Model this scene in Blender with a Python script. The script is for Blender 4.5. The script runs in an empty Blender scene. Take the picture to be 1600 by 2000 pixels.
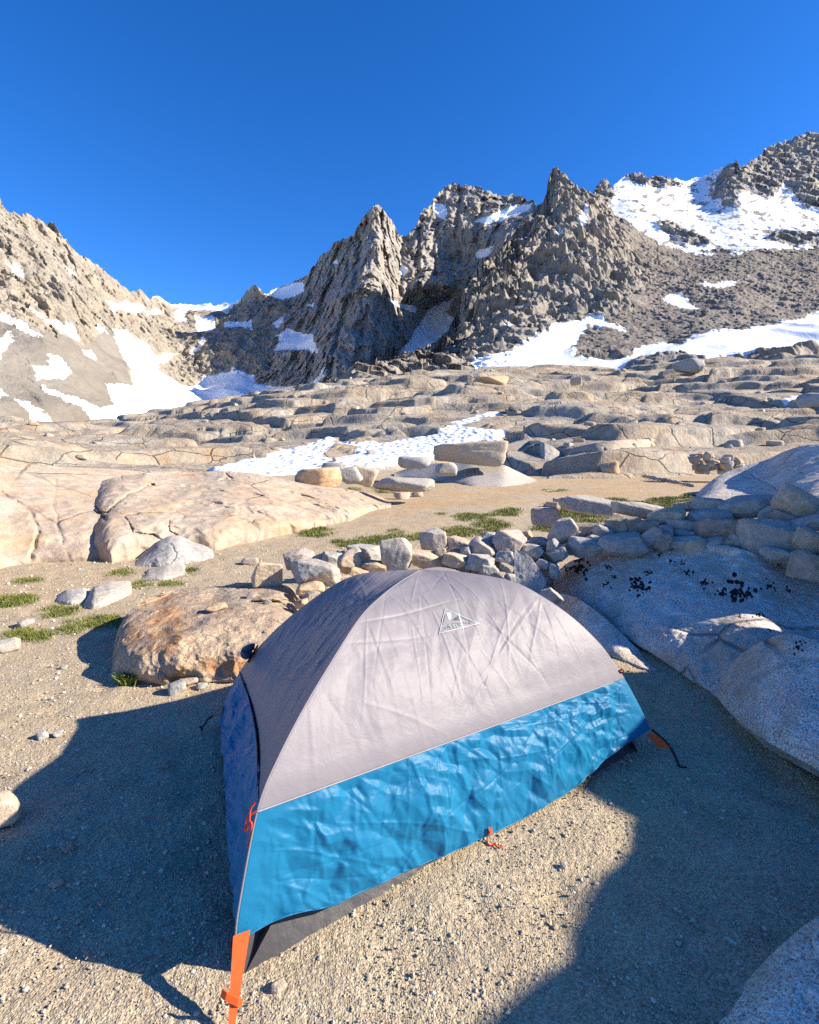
import bpy, bmesh, math, random
import numpy as np
from mathutils import Vector
from mathutils.bvhtree import BVHTree

# ------------------------------------------------------------------ camera, sky, sun, exposure
SC = bpy.context.scene
COL = SC.collection
EYE, FOC, PITCH = 1.64, 1000.0, math.atan(0.12)      # eye height, focal length (px of a 1600x2000 frame), downward tilt
cam = bpy.data.cameras.new('camera'); camo = bpy.data.objects.new('camera', cam); COL.objects.link(camo)
cam.sensor_fit = 'VERTICAL'; cam.sensor_height = 36.0; cam.sensor_width = 28.8; cam.lens = 18.0
cam.clip_start = 0.05; cam.clip_end = 20000
camo.location = (0, 0, EYE); camo.rotation_euler = (math.pi/2 - PITCH, 0, 0)
SC.camera = camo

SUN_AZ, SUN_EL = math.radians(95), math.radians(28.5)  # azimuth from +y (view direction) towards +x
SUN = np.array([math.sin(SUN_AZ)*math.cos(SUN_EL), math.cos(SUN_AZ)*math.cos(SUN_EL), math.sin(SUN_EL)])
W = bpy.data.worlds.new('World'); SC.world = W; W.use_nodes = True
wt = W.node_tree; bg = wt.nodes['Background']
sky = wt.nodes.new('ShaderNodeTexSky'); sky.sky_type = 'NISHITA'; sky.sun_disc = False
sky.sun_elevation = SUN_EL; sky.sun_rotation = SUN_AZ
sky.altitude = 3600; sky.air_density = 1.0; sky.dust_density = 1.2; sky.ozone_density = 3.0
hs = wt.nodes.new('ShaderNodeHueSaturation'); hs.inputs['Saturation'].default_value = 1.3; hs.inputs['Hue'].default_value = 0.51
wt.links.new(sky.outputs[0], hs.inputs['Color']); wt.links.new(hs.outputs[0], bg.inputs[0])
bg.inputs[1].default_value = 0.126
sl = bpy.data.lights.new('sun', 'SUN'); sl.energy = 5.0; sl.angle = math.radians(0.53); sl.color = (1.0, 0.91, 0.76)
so = bpy.data.objects.new('sun', sl); COL.objects.link(so)
so.rotation_euler = Vector(tuple(SUN)).to_track_quat('Z', 'Y').to_euler(); so.location = (30, 5, 20)
SC.view_settings.view_transform = 'Standard'; SC.view_settings.look = 'None'
SC.view_settings.gamma = 1.0; SC.view_settings.exposure = 1.2
SC.render.engine = 'CYCLES'
SC.cycles.use_denoising = False; SC.cycles.denoiser = 'OPENIMAGEDENOISE'; SC.cycles.denoising_input_passes = 'RGB_ALBEDO_NORMAL'; SC.cycles.denoising_prefilter = 'ACCURATE'
SC.cycles.max_bounces = 6; SC.cycles.diffuse_bounces = 3

# ------------------------------------------------------------------ numpy helpers
RS = np.random.RandomState(7)
PERM = RS.permutation(4096).astype(np.int32)
GR = RS.normal(size=(4096, 3)); GR /= np.linalg.norm(GR, axis=1)[:, None]
GR = GR.astype(np.float32)
RND = RS.rand(4096, 3).astype(np.float32)

def hsh(i, j, k):
    return PERM[(PERM[(PERM[i & 4095] + j) & 4095] + k) & 4095]

def perlin(P):
    P = np.asarray(P, dtype=np.float32); sh = P.shape[:-1]; P = P.reshape(-1, 3)
    f = np.floor(P); I = f.astype(np.int32); f = P - f
    u = f*f*f*(f*(f*6-15)+10)
    out = np.zeros(len(P), np.float32)
    for dx in (0, 1):
        wx = u[:, 0] if dx else 1-u[:, 0]
        for dy in (0, 1):
            wy = wx*(u[:, 1] if dy else 1-u[:, 1])
            for dz in (0, 1):
                w = wy*(u[:, 2] if dz else 1-u[:, 2])
                g = GR[hsh(I[:, 0]+dx, I[:, 1]+dy, I[:, 2]+dz)]
                out += w*(g[:, 0]*(f[:, 0]-dx)+g[:, 1]*(f[:, 1]-dy)+g[:, 2]*(f[:, 2]-dz))
    return (out*1.6).reshape(sh)

def fbm(P, octs=5, gain=0.5, ridged=False, lac=2.03):
    a, s, o, n = 1.0, 1.0, 0, 0.0
    for i in range(octs):
        q = perlin(np.asarray(P, np.float32)*s + i*17.3)
        if ridged: q = 1-2*np.abs(q)
        o = o + a*q; n += a; a *= gain; s *= lac
    return o/n

def worley(P, dims=3, cell=False):
    """F1, F2 distances to one jittered point per unit cell"""
    P = np.asarray(P, np.float32); sh = P.shape[:-1]; P = P.reshape(-1, P.shape[-1])
    if P.shape[1] == 2: P = np.c_[P, np.zeros(len(P), np.float32)]
    I = np.floor(P).astype(np.int32)
    f1 = np.full(len(P), 9, np.float32); f2 = f1.copy(); cid = np.zeros(len(P), np.int32)
    for dx in (-1, 0, 1):
        for dy in (-1, 0, 1):
            for dz in ((-1, 0, 1) if dims == 3 else (0,)):
                J = I + np.array([dx, dy, dz], np.int32)
                h = hsh(J[:, 0], J[:, 1], J[:, 2])
                q = J + RND[h]
                if dims == 2: q[:, 2] = 0
                d = np.sqrt(((q-P)**2).sum(1))
                m = d < f1
                f2 = np.where(m, f1, np.minimum(f2, d)); f1 = np.where(m, d, f1); cid = np.where(m, h, cid)
    if cell: return f1.reshape(sh), f2.reshape(sh), cid.reshape(sh)
    return f1.reshape(sh), f2.reshape(sh)

def facets3(P, k=12.0):
    """jointed rock: randomly tilted planes meeting along edges"""
    P = np.asarray(P, np.float32); sh = P.shape[:-1]; P = P.reshape(-1, 3); I = np.floor(P).astype(np.int32)
    num = np.zeros(len(P), np.float32); den = num+1e-12
    for dx in (-1, 0, 1):
        for dy in (-1, 0, 1):
            for dz in (-1, 0, 1):
                h = hsh(I[:, 0]+dx, I[:, 1]+dy, I[:, 2]+dz)
                d = P-(I+np.array([dx, dy, dz])+RND[h]); w = np.exp(-k*(d**2).sum(1)); t = GR[(h*7+3) & 4095]
                num += w*((t*d).sum(1)*1.2+1.4*(RND[(h*3+1) & 4095][:, 0]-0.5)); den += w
    return (num/den).reshape(sh)

def sst(a, b, x):
    t = np.clip((x-a)/(b-a), 0, 1); return t*t*(3-2*t)

CP, SP = math.cos(PITCH), math.sin(PITCH)
def ray(px, py):
    x = (np.asarray(px, float)-800)/FOC; y = (1000-np.asarray(py, float))/FOC
    return np.stack([x+0*y, CP+y*SP+0*x, -SP+y*CP+0*x], -1)
def at_r(px, py, r):
    """point seen at a photograph pixel, r metres away along the ground"""
    d = ray(px, py); h = np.sqrt(d[..., 0]**2+d[..., 1]**2)
    return d*(np.asarray(r)/h)[..., None] + np.array([0, 0, EYE])
def at_z(px, py, z=0.0):
    d = ray(px, py); t = (z-EYE)/d[..., 2]
    return d*np.asarray(t)[..., None] + np.array([0, 0, EYE])
def project(P):
    x, y, z = P[..., 0], P[..., 1], P[..., 2]-EYE
    dep = np.maximum(y*CP - z*SP, 1e-3); up = y*SP + z*CP
    return 800+FOC*x/dep, 1000-FOC*up/dep
def lerp_poly(poly, x):
    p = np.array(poly, float); return np.interp(x, p[:, 0], p[:, 1])

def blur(m, k):
    """box blur (twice) of a 2D field"""
    m = np.asarray(m, float)
    for _ in range(2):
        for ax in (0, 1):
            p = np.pad(m, [(k+1, k) if a == ax else (0, 0) for a in (0, 1)], mode='edge')
            c = np.cumsum(p, ax)
            m = (np.take(c, range(2*k+1, c.shape[ax]), ax)-np.take(c, range(0, c.shape[ax]-2*k-1), ax))/(2*k+1)
    return m

class TPS:
    def __init__(s, pts, sc=(100, 100)):
        p = np.array(pts, float); s.sc = np.array(sc, float); s.X = p[:, :2]/s.sc; n = len(p)
        K = s.U(((s.X[:, None]-s.X[None])**2).sum(-1)); Q = np.c_[np.ones(n), s.X]
        A = np.zeros((n+3, n+3)); A[:n, :n] = K+np.eye(n)*0.02; A[:n, n:] = Q; A[n:, :n] = Q.T
        s.w = np.linalg.solve(A, np.r_[p[:, 2], 0, 0, 0])
    @staticmethod
    def U(r2): return np.where(r2 > 1e-9, 0.5*r2*np.log(r2+1e-12), 0)
    def __call__(s, x, y):
        x = np.asarray(x, float)/s.sc[0]; y = np.asarray(y, float)/s.sc[1]
        o = s.w[-3]+s.w[-2]*x+s.w[-1]*y
        for i in range(len(s.X)):
            o = o + s.w[i]*s.U((x-s.X[i, 0])**2+(y-s.X[i, 1])**2)
        return o

def joints(P, dims=3, tilt=0.6):
    """cleaved blocks: every cell of a jittered grid has its own height and tilt; steps stay crisp; also distance to the joint"""
    P = np.asarray(P, np.float32); sh = P.shape[:-1]; P = P.reshape(-1, 3); I = np.floor(P).astype(np.int32)
    f1 = np.full(len(P), 9, np.float32); f2 = f1.copy(); H = np.zeros(len(P), np.float32)
    for dx in (-1, 0, 1):
        for dy in (-1, 0, 1):
            for dz in ((-1, 0, 1) if dims == 3 else (0,)):
                h = hsh(I[:, 0]+dx, I[:, 1]+dy, I[:, 2]+dz if dims == 3 else 0*I[:, 2]); d = P-(I+np.array([dx, dy, dz])+RND[h])
                if dims == 2: d[:, 2] = 0
                q = np.sqrt((d*d).sum(1)); v = (RND[(h*3+1) & 4095][:, 0]-0.5)*2+tilt*(GR[(h*7+3) & 4095]*d).sum(1); m = q < f1
                f2 = np.where(m, f1, np.minimum(f2, q)); f1 = np.where(m, q, f1); H = np.where(m, v, H)
    return H.reshape(sh), (f2-f1).reshape(sh)

def in_polys(polys, x, y):
    x = np.asarray(x); out = np.zeros(x.shape, bool)
    for poly in polys:
        c = np.zeros(x.shape, bool); n = len(poly)
        for i in range(n):
            x1, y1 = poly[i]; x2, y2 = poly[(i+1) % n]
            if y1 == y2: continue
            c ^= ((y1 > y) != (y2 > y)) & (x < (x2-x1)*(y-y1)/(y2-y1)+x1)
        out |= c
    return out

# ------------------------------------------------------------------ object helpers
def tag(o, label=None, cat=None, group=None, kind=None):
    if label: o['label'] = label
    if cat: o['category'] = cat
    if group: o['group'] = group
    if kind: o['kind'] = kind
    return o

def mesh_np(name, V, F, mat, attrs=None, origin=None, parent=None, smooth=True, fmat=None):
    """one mesh object from numpy vertices and quads/triangles"""
    V = np.asarray(V, np.float32).reshape(-1, 3); F = np.asarray(F, np.int32)
    origin = np.zeros(3) if origin is None else np.asarray(origin, float)
    me = bpy.data.meshes.new(name)
    me.vertices.add(len(V)); me.vertices.foreach_set('co', (V-origin.astype(np.float32)).ravel())
    k = F.shape[1]
    me.loops.add(F.size); me.loops.foreach_set('vertex_index', F.ravel())
    me.polygons.add(len(F)); me.polygons.foreach_set('loop_start', np.arange(0, F.size, k, dtype=np.int32))
    me.polygons.foreach_set('loop_total', np.full(len(F), k, np.int32))
    if fmat is not None: me.polygons.foreach_set('material_index', np.asarray(fmat, np.int32))
    me.update(calc_edges=True)
    me.polygons.foreach_set('use_smooth', np.full(len(F), smooth, bool))
    for a, v in (attrs or {}).items():
        at = me.attributes.new(a, 'FLOAT', 'POINT'); at.data.foreach_set('value', np.asarray(v, np.float32).ravel())
    for m in (mat if isinstance(mat, (list, tuple)) else [mat]): me.materials.append(m)
    o = bpy.data.objects.new(name, me); COL.objects.link(o); o.location = origin
    if parent is not None:
        o.parent = parent; o.location = Vector(origin) - parent.location
    return o

def grid_faces(ny, nx, wrap=False):
    j, i = np.meshgrid(np.arange(ny-1), np.arange(nx if wrap else nx-1), indexing='ij')
    i2 = (i+1) % nx
    return np.stack([j*nx+i, j*nx+i2, (j+1)*nx+i2, (j+1)*nx+i], -1).reshape(-1, 4)

def empty(name, loc):
    o = bpy.data.objects.new(name, None); COL.objects.link(o); o.location = loc; o.empty_display_size = 0.1
    return o

# ------------------------------------------------------------------ material helpers
class NT:
    def __init__(s, name):
        s.m = bpy.data.materials.new(name); s.m.use_nodes = True; s.t = s.m.node_tree
        s.b = s.t.nodes['Principled BSDF']; s.tc = s.t.nodes.new('ShaderNodeTexCoord').outputs['Object']
        s.b.inputs['Specular IOR Level'].default_value = 0.25
    def n(s, typ, **kw):
        x = s.t.nodes.new('ShaderNode'+typ)
        for k, v in kw.items(): setattr(x, k, v)
        return x
    def put(s, sock, v):
        if isinstance(v, bpy.types.NodeSocket): s.t.links.new(v, sock)
        elif isinstance(v, (tuple, list)) and len(v) == 3 and sock.type == 'RGBA': sock.default_value = (*v, 1)
        else: sock.default_value = v
    def mapping(s, scale, vec=None, rot=(0, 0, 0)):
        x = s.n('Mapping'); s.put(x.inputs['Vector'], vec or s.tc); x.inputs['Scale'].default_value = scale
        x.inputs['Rotation'].default_value = rot
        return x.outputs[0]
    def noise(s, scale, detail=4, rough=0.55, vec=None, dist=0.0, col=False):
        x = s.n('TexNoise'); s.put(x.inputs['Vector'], vec or s.tc)
        x.inputs['Scale'].default_value = scale; x.inputs['Detail'].default_value = detail
        x.inputs['Roughness'].default_value = rough; x.inputs['Distortion'].default_value = dist
        return x.outputs['Color' if col else 'Fac']
    def voro(s, scale, feature='F1', vec=None, out='Distance', rand=1.0):
        x = s.n('TexVoronoi', feature=feature); s.put(x.inputs['Vector'], vec or s.tc)
        x.inputs['Scale'].default_value = scale; x.inputs['Randomness'].default_value = rand
        return x.outputs[out]
    def ramp(s, v, *stops):
        x = s.n('ValToRGB'); s.put(x.inputs[0], v); el = x.color_ramp.elements
        while len(el) < len(stops): el.new(0.5)
        for e, (p, c) in zip(el, stops):
            e.position = p; e.color = (c, c, c, 1) if not isinstance(c, (tuple, list)) else (*c, 1)
        return x.outputs[0]
    def math(s, op, a, b=0.0, clamp=False):
        x = s.n('Math', operation=op, use_clamp=clamp); s.put(x.inputs[0], a); s.put(x.inputs[1], b)
        return x.outputs[0]
    def mix(s, f, a, b, mode='MIX'):
        x = s.n('Mix', data_type='RGBA', blend_type=mode); s.put(x.inputs[0], f)
        s.put(x.inputs[6], a); s.put(x.inputs[7], b)
        return x.outputs[2]
    def attr(s, name):
        x = s.n('Attribute'); x.attribute_name = name; return x.outputs['Fac']
    def bump(s, h, strength=0.5, dist=0.02, nrm=None):
        x = s.n('Bump'); s.put(x.inputs['Height'], h); x.inputs['Strength'].default_value = strength
        x.inputs['Distance'].default_value = dist
        if nrm is not None: s.put(x.inputs['Normal'], nrm)
        return x.outputs[0]
    def done(s, col, rough=0.85, nrm=None):
        s.put(s.b.inputs['Base Color'], col); s.put(s.b.inputs['Roughness'], rough)
        if nrm is not None: s.put(s.b.inputs['Normal'], nrm)
        return s.m

def granite(name, c1, c2, unit=1.0, speck=0.5, crack=0.0, stain=None, lichen=None, bumps=1.0, dark=(0.03, 0.03, 0.03), where=None):
    """weathered granite; unit is the size in metres of its large patches"""
    k = NT(name); u = 1.0/unit
    col = k.mix(k.ramp(k.noise(1.3*u, 5, 0.6), (0.35, 0.0), (0.65, 1.0)), c1, c2)
    n2 = k.noise(6*u, 6, 0.7)
    col = k.mix(0.55, col, k.ramp(n2, (0.3, 0.25), (0.5, 0.5), (0.75, 0.85)), 'OVERLAY')
    sp = k.noise(90*u**0.5, 3, 0.8)
    col = k.mix(speck, col, k.ramp(sp, (0.36, 0.1), (0.48, 0.5), (0.62, 0.85)), 'OVERLAY')
    if stain:
        msk = k.math('MULTIPLY', k.ramp(k.noise(2.0*u, 6, 0.65, dist=0.6), (0.38 if where else 0.46, 0.0), (0.54 if where else 0.6, 1.0)), stain[1])
        if where: msk = k.math('MULTIPLY', msk, k.attr(where))
        col = k.mix(msk, col, stain[0])
    h = k.math('ADD', k.math('MULTIPLY', k.noise(3*u, 8, 0.62), 1.0), k.math('MULTIPLY', sp, 0.06))
    if crack:
        w = k.n('Mix', data_type='VECTOR'); w.inputs[0].default_value = 0.12*unit
        k.put(w.inputs[4], k.tc); k.put(w.inputs[5], k.noise(1.6*u, 3, 0.5, col=True))
        v = k.voro(0.7*u, 'DISTANCE_TO_EDGE', w.outputs[1])
        gate = k.ramp(k.noise(0.8*u, 2), (0.45, 0.0), (0.6, 1.0))
        line = k.math('MULTIPLY', k.ramp(v, (0.0, 1.0), (0.018, 0.0)), gate)
        col = k.mix(k.math('MULTIPLY', line, crack), col, dark)
        h = k.math('SUBTRACT', h, k.math('MULTIPLY', line, 0.5))
    if lichen:
        a = k.attr('lichen')
        l = k.ramp(k.math('ADD', k.math('MULTIPLY', a, 0.62), k.math('MULTIPLY', k.noise(75, 4, 0.8), 1.2)), (0.92, 0.0), (1.0, 1.0))
        col = k.mix(l, col, (0.006, 0.006, 0.007))
    nrm = k.bump(h, 0.6*bumps, 0.10*unit)
    return k.done(col, 0.9, nrm)

M = {}
TAN, PALE, GREY = (0.40, 0.315, 0.225), (0.47, 0.41, 0.335), (0.33, 0.315, 0.29)
M['tan'] = granite('tan_granite', (0.44, 0.34, 0.235), (0.40, 0.335, 0.26), 0.35)
M['pale'] = granite('pale_granite', (0.37, 0.325, 0.27), (0.32, 0.295, 0.26), 0.35)
M['grey'] = granite('grey_granite', (0.29, 0.275, 0.255), (0.37, 0.345, 0.31), 0.35)
M['orange'] = granite('orange_granite', (0.47, 0.31, 0.17), (0.45, 0.36, 0.26), 0.35, stain=((0.42, 0.22, 0.09), 0.6))
M['pink'] = granite('pink_granite', (0.42, 0.325, 0.27), (0.36, 0.30, 0.26), 0.35)
M['brown'] = granite('brown_granite', (0.27, 0.215, 0.165), (0.33, 0.28, 0.225), 0.35)
M['rust'] = granite('rust_stained_granite', (0.32, 0.255, 0.185), (0.30, 0.22, 0.155), 0.5, speck=0.95,
                    stain=((0.36, 0.165, 0.06), 0.75), bumps=1.5, where='rust')
M['outcrop'] = granite('outcrop_granite', (0.355, 0.295, 0.23), (0.345, 0.265, 0.205), 1.3, crack=0.35,
                       stain=((0.42, 0.29, 0.16), 0.55), bumps=0.8)
M['boulder'] = granite('shaded_boulder_granite', (0.60, 0.52, 0.45), (0.47, 0.405, 0.345), 0.9, speck=0.95, crack=0.6, lichen=True,
                       bumps=1.1, stain=((0.42, 0.33, 0.23), 0.6))

def mountain_mat(name, c1, c2, c3, unit, bumpd):
    k = NT(name)
    col = k.mix(k.ramp(k.noise(0.012, 6, 0.65), (0.4, 0.0), (0.6, 1.0)), c1, c2)
    col = k.mix(0.6, col, k.ramp(k.noise(unit, 8, 0.75), (0.32, 0.15), (0.5, 0.5), (0.7, 0.8)), 'OVERLAY')
    col = k.mix(0.35, col, k.ramp(k.noise(unit*7, 3, 0.8), (0.35, 0.1), (0.5, 0.5), (0.65, 0.9)), 'OVERLAY')
    strk = k.ramp(k.noise(0.05, 6, 0.7, vec=k.mapping((1, 0.35, 0.35))), (0.35, 0.25), (0.65, 0.75))
    col = k.mix(k.math('MULTIPLY', k.attr('scree'), 0.85), col, k.mix(0.5, c3, strk, 'OVERLAY'))
    h = k.noise(unit*2.2, 8, 0.72)
    nr = k.bump(h, 0.75, bumpd)
    ns = k.bump(k.math('ADD', k.noise(0.5, 3, 0.5, vec=k.mapping((1, 1.0, 0.5))), k.noise(0.02, 3)), 0.25, 0.8)
    s = k.attr('snow')
    col = k.mix(s, col, (0.76, 0.78, 0.82))
    x = k.n('Mix', data_type='VECTOR'); k.put(x.inputs[0], s); k.put(x.inputs[4], nr); k.put(x.inputs[5], ns)
    return k.done(col, 0.9, x.outputs[1])
M['mtn'] = mountain_mat('mountain_rock', (0.32, 0.28, 0.235), (0.275, 0.255, 0.23), (0.22, 0.195, 0.165), 0.06, 3.5)
M['mtn_left'] = mountain_mat('left_mountain_rock', (0.285, 0.24, 0.185), (0.26, 0.23, 0.19), (0.195, 0.175, 0.15), 0.06, 2.5)
M['mtn_near'] = mountain_mat('boulder_slope_rock', (0.275, 0.235, 0.19), (0.23, 0.21, 0.18), (0.20, 0.17, 0.14), 0.18, 1.0)

def slab_mat():
    k = NT('granite_slabs')
    col = k.mix(k.ramp(k.noise(0.12, 5, 0.6), (0.38, 0.0), (0.62, 1.0)), (0.31, 0.275, 0.225), (0.32, 0.25, 0.175))
    col = k.mix(0.5, col, k.ramp(k.noise(0.9, 8, 0.72), (0.3, 0.2), (0.5, 0.5), (0.72, 0.8)), 'OVERLAY')
    col = k.mix(0.35, col, k.ramp(k.noise(9, 4, 0.8), (0.35, 0.15), (0.5, 0.5), (0.65, 0.85)), 'OVERLAY')
    st = k.ramp(k.noise(0.35, 6, 0.7, vec=k.mapping((1, 1, 0.35))), (0.56, 0.0), (0.68, 1.0))
    col = k.mix(k.math('MULTIPLY', st, 0.6), col, (0.40, 0.25, 0.12))
    w = k.n('Mix', data_type='VECTOR'); w.inputs[0].default_value = 0.45
    k.put(w.inputs[4], k.tc); k.put(w.inputs[5], k.noise(0.5, 4, 0.6, col=True))
    wv = k.mapping((0.35, 0.5, 0.8), w.outputs[1], (0, 0, 0.5))
    v = k.voro(1.0, 'DISTANCE_TO_EDGE', wv)
    line = k.math('MULTIPLY', k.ramp(v, (0.0, 1.0), (0.022, 0.0)), k.ramp(k.noise(0.3, 2), (0.36, 0.0), (0.46, 1.0)))
    col = k.mix(k.math('MULTIPLY', line, 0.8), col, (0.05, 0.045, 0.04))
    h = k.math('SUBTRACT', k.noise(1.2, 9, 0.66), k.math('MULTIPLY', line, 0.4))
    nr = k.bump(h, 0.7, 0.35)
    s = k.attr('snow')
    cups = k.bump(k.voro(1.6, 'SMOOTH_F1', vec=k.mapping((1.0, 0.6, 1))), 0.9, 0.35)
    col = k.mix(s, col, (0.70, 0.72, 0.75))
    x = k.n('Mix', data_type='VECTOR'); k.put(x.inputs[0], s); k.put(x.inputs[4], nr); k.put(x.inputs[5], cups)
    return k.done(col, 0.9, x.outputs[1])
M['slab'] = slab_mat()

def sand_mat():
    k = NT('gravelly_sand')
    far = k.ramp(k.noise(0.16, 5, 0.6), (0.4, 0.0), (0.62, 1.0))
    col = k.mix(far, (0.39, 0.315, 0.215), (0.40, 0.30, 0.185))
    col = k.mix(k.attr('ochre'), col, (0.43, 0.27, 0.125))
    col = k.mix(0.35, col, k.ramp(k.noise(5, 6, 0.65), (0.3, 0.3), (0.5, 0.5), (0.7, 0.7)), 'OVERLAY')
    g = k.voro(150, 'F1', out='Color'); gs = k.n('SeparateColor'); k.put(gs.inputs[0], g)
    col = k.mix(0.55, col, k.ramp(gs.outputs[0], (0.0, 0.18), (0.5, 0.5), (1.0, 0.82)), 'OVERLAY')
    col = k.mix(0.3, col, k.ramp(k.noise(420, 2, 0.7), (0.35, 0.15), (0.5, 0.5), (0.65, 0.85)), 'OVERLAY')
    h = k.math('ADD', k.math('MULTIPLY', k.voro(150), -0.55), k.math('MULTIPLY', k.voro(60), -0.5))
    h = k.math('ADD', h, k.math('MULTIPLY', k.noise(28, 5, 0.65), 1.3))
    return k.done(col, 0.95, k.bump(h, 0.7, 0.009))
M['sand'] = sand_mat()

# ------------------------------------------------------------------ the ground: one sheet to the horizon
MB = np.array([[-0.515, 1.450], [1.293, 2.623], [-1.149, 2.913]])   # tent corners on the ground
def ground_z(x, y):
    P = np.stack([x, y, 0*x], -1)
    r = np.hypot(x, y)
    z = 0.035*fbm(P*0.55, 3)*sst(0.5, 3, r)
    z = z + 0.05*fbm(P*0.18+5, 2)*sst(4, 14, r)
    return z
def build_ground():
    az = np.radians(np.r_[np.linspace(-180, -52, 24, endpoint=False), np.linspace(-52, 52, 760, endpoint=False), np.linspace(52, 180, 24, endpoint=False)])
    r = np.r_[np.linspace(0.02, 0.9, 8, endpoint=False), np.geomspace(0.9, 60, 700, endpoint=False), np.geomspace(60, 6000, 24)]
    R, A = np.meshgrid(r, az, indexing='ij')
    x, y = R*np.sin(A), R*np.cos(A)
    P = np.stack([x, y, 0*x], -1)
    z = ground_z(x, y)
    near = 1-sst(7, 14, R)
    z = z + near*(0.012*fbm(P*3.0, 5, 0.6) + 0.004*fbm(P*24, 3, 0.6) + 0.0022*fbm(P*75, 2)) + (1-near)*0.02*fbm(P*2.0, 4, 0.6)
    # foot-worn dimples
    wx = 0.15*perlin(P*2.0)
    f1, f2 = worley(np.stack([x*2.6+wx, y*2.6-wx], -1), 2)
    z = z - near*0.016*np.clip(1-f1/0.35, 0, 1)**1.5
    px, py = project(np.stack([x, y, z], -1))
    oc = in_polys([[(560, 1000), (800, 940), (1000, 930), (1400, 925), (1400, 950), (1250, 975), (1000, 985), (860, 990), (760, 1010)]],
                  px+30*fbm(P*0.5, 3), py+8*fbm(P*0.5+9, 3))
    oc = oc*np.clip(0.35+1.5*fbm(P*np.array([0.35, 0.8, 1.0])+31, 4), 0, 0.75)
    o = mesh_np('ground', np.stack([x, y, z], -1), grid_faces(len(r), len(az), True), M['sand'], {'ochre': oc})
    tag(o, kind='structure')
build_ground()

# ------------------------------------------------------------------ relief surfaces (mountains, outcrops, large boulders)
def relief(name, top, bot, x0, x1, nx, ny, depth, disp, mat, jag=(0, 1), back=(200, 200), nb=10, attrs=None, up=0.0, jv=5.0, soft=0, origin=None,
           under=0.0, foot=0.0, vexp=1.0, seed=0):
    """a rock mass: front surface between two outlines seen from the camp, with its own distance at every point, and a back side"""
    X = np.linspace(x0, x1, nx); V = np.linspace(0, 1, ny)**vexp
    j1 = np.stack([X*jag[1], 0*X+seed*3.7, 0*X+0.5], -1)
    yt = lerp_poly(top, X); jg = jag[0]*(fbm(j1, 6, 0.62, True)-0.15)
    yb = lerp_poly(bot, X)
    if soft: yt = blur(np.repeat(yt[None], 2, 0), int(soft*nx))[0]; yb = blur(np.repeat(yb[None], 2, 0), int(soft*nx))[0]
    yt = np.minimum(yt, yb-0.2)
    ys = yt if soft else blur(np.repeat(yt[None], 2, 0), int(0.03*nx))[0]
    PY = yb[None]+(ys-yb)[None]*V[:, None] + (yt-ys)[None]*V[:, None]**6 - (jg*np.clip((yb-yt)/20, 0, 1))[None]*(V[:, None]**jv)
    yt = PY[-1]; PX = np.repeat(X[None], ny, 0)
    R = depth(PX, PY, V[:, None]+0*PX)
    P = at_r(PX, PY, R)
    if disp is not None:
        d = disp(P, PX, PY, V[:, None]+0*PX)
        if up:
            d = d*sst(0, 0.12, V[:, None]+0*PX)
            hq = ray(PX, PY); hq[..., 2] = 0; hq /= np.linalg.norm(hq, axis=-1)[..., None]
            P = P-hq*(d*math.sqrt(1-up*up))[..., None]; P[..., 2] += d*up*(1-0.7*V[:, None]**8)
        else: P = at_r(PX, PY, R-d)
    A = attrs(P, PX, PY) if attrs else {}
    rows = [P]
    h = P[-1].copy(); hd = ray(X, yt); hd[:, 2] = 0; hd /= np.linalg.norm(hd, axis=1)[:, None]
    bk = []; slope = np.clip((EYE-h[:, 2])/np.hypot(h[:, 0], h[:, 1]), 0, None)*1.04
    for i in range(1, nb+1):
        t = i/nb
        q = h+hd*back[0]*math.sin(t*math.pi/2); q[:, 2] -= back[1]*(1-math.cos(t*math.pi/2))+slope*back[0]*math.sin(t*math.pi/2)
        s = min(back)*0.12*t
        q = q+hd*s*fbm(q/(min(back)*0.4), 3)[:, None]
        bk.append(q)
    P = np.concatenate([P, np.array(bk)], 0)
    A = {k: np.concatenate([v, np.repeat(v[-1:], nb, 0)], 0) for k, v in A.items()}
    if foot:
        q = P[0].copy(); hb = ray(X, yb); hb[:, 2] = 0; hb /= np.linalg.norm(hb, axis=1)[:, None]
        q1 = q+hb*under*0.6; q1[:, 2] -= foot*0.35
        q2 = q+hb*under; q2[:, 2] -= foot
        P = np.concatenate([q2[None], q1[None], P], 0)
        A = {k: np.concatenate([v[:1], v[:1], v], 0) for k, v in A.items()}
    return mesh_np(name, P, grid_faces(*P.shape[:2])[:, ::-1], mat, A, origin)

def snow_attr(polys, jit=4.0, scale=0.05, rock=None, scree=None, speck=0.0, sscale=0.06):
    def f(P, PX, PY):
        n1 = fbm(np.stack([PX*scale, PY*scale*1.6, 0*PX], -1), 6, 0.72); n2 = fbm(np.stack([PX*scale, PY*scale*1.6, 0*PX+8], -1), 6, 0.72)
        s = in_polys(polys, PX+jit*4.5*n1, PY+jit*3.2*n2)
        if rock is not None: s &= ~in_polys(rock, PX+jit*3*n1, PY+jit*2*n2)
        if speck:
            m = fbm(np.stack([PX*sscale, PY*sscale*2, 0*PX+3], -1), 5, 0.65)
            s &= m < speck
        d = {'snow': s.astype(float)}
        d['scree'] = (in_polys(scree, PX+26*n1, PY+22*n2).astype(float) if scree else np.zeros(PX.shape))
        return d
    return f

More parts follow.
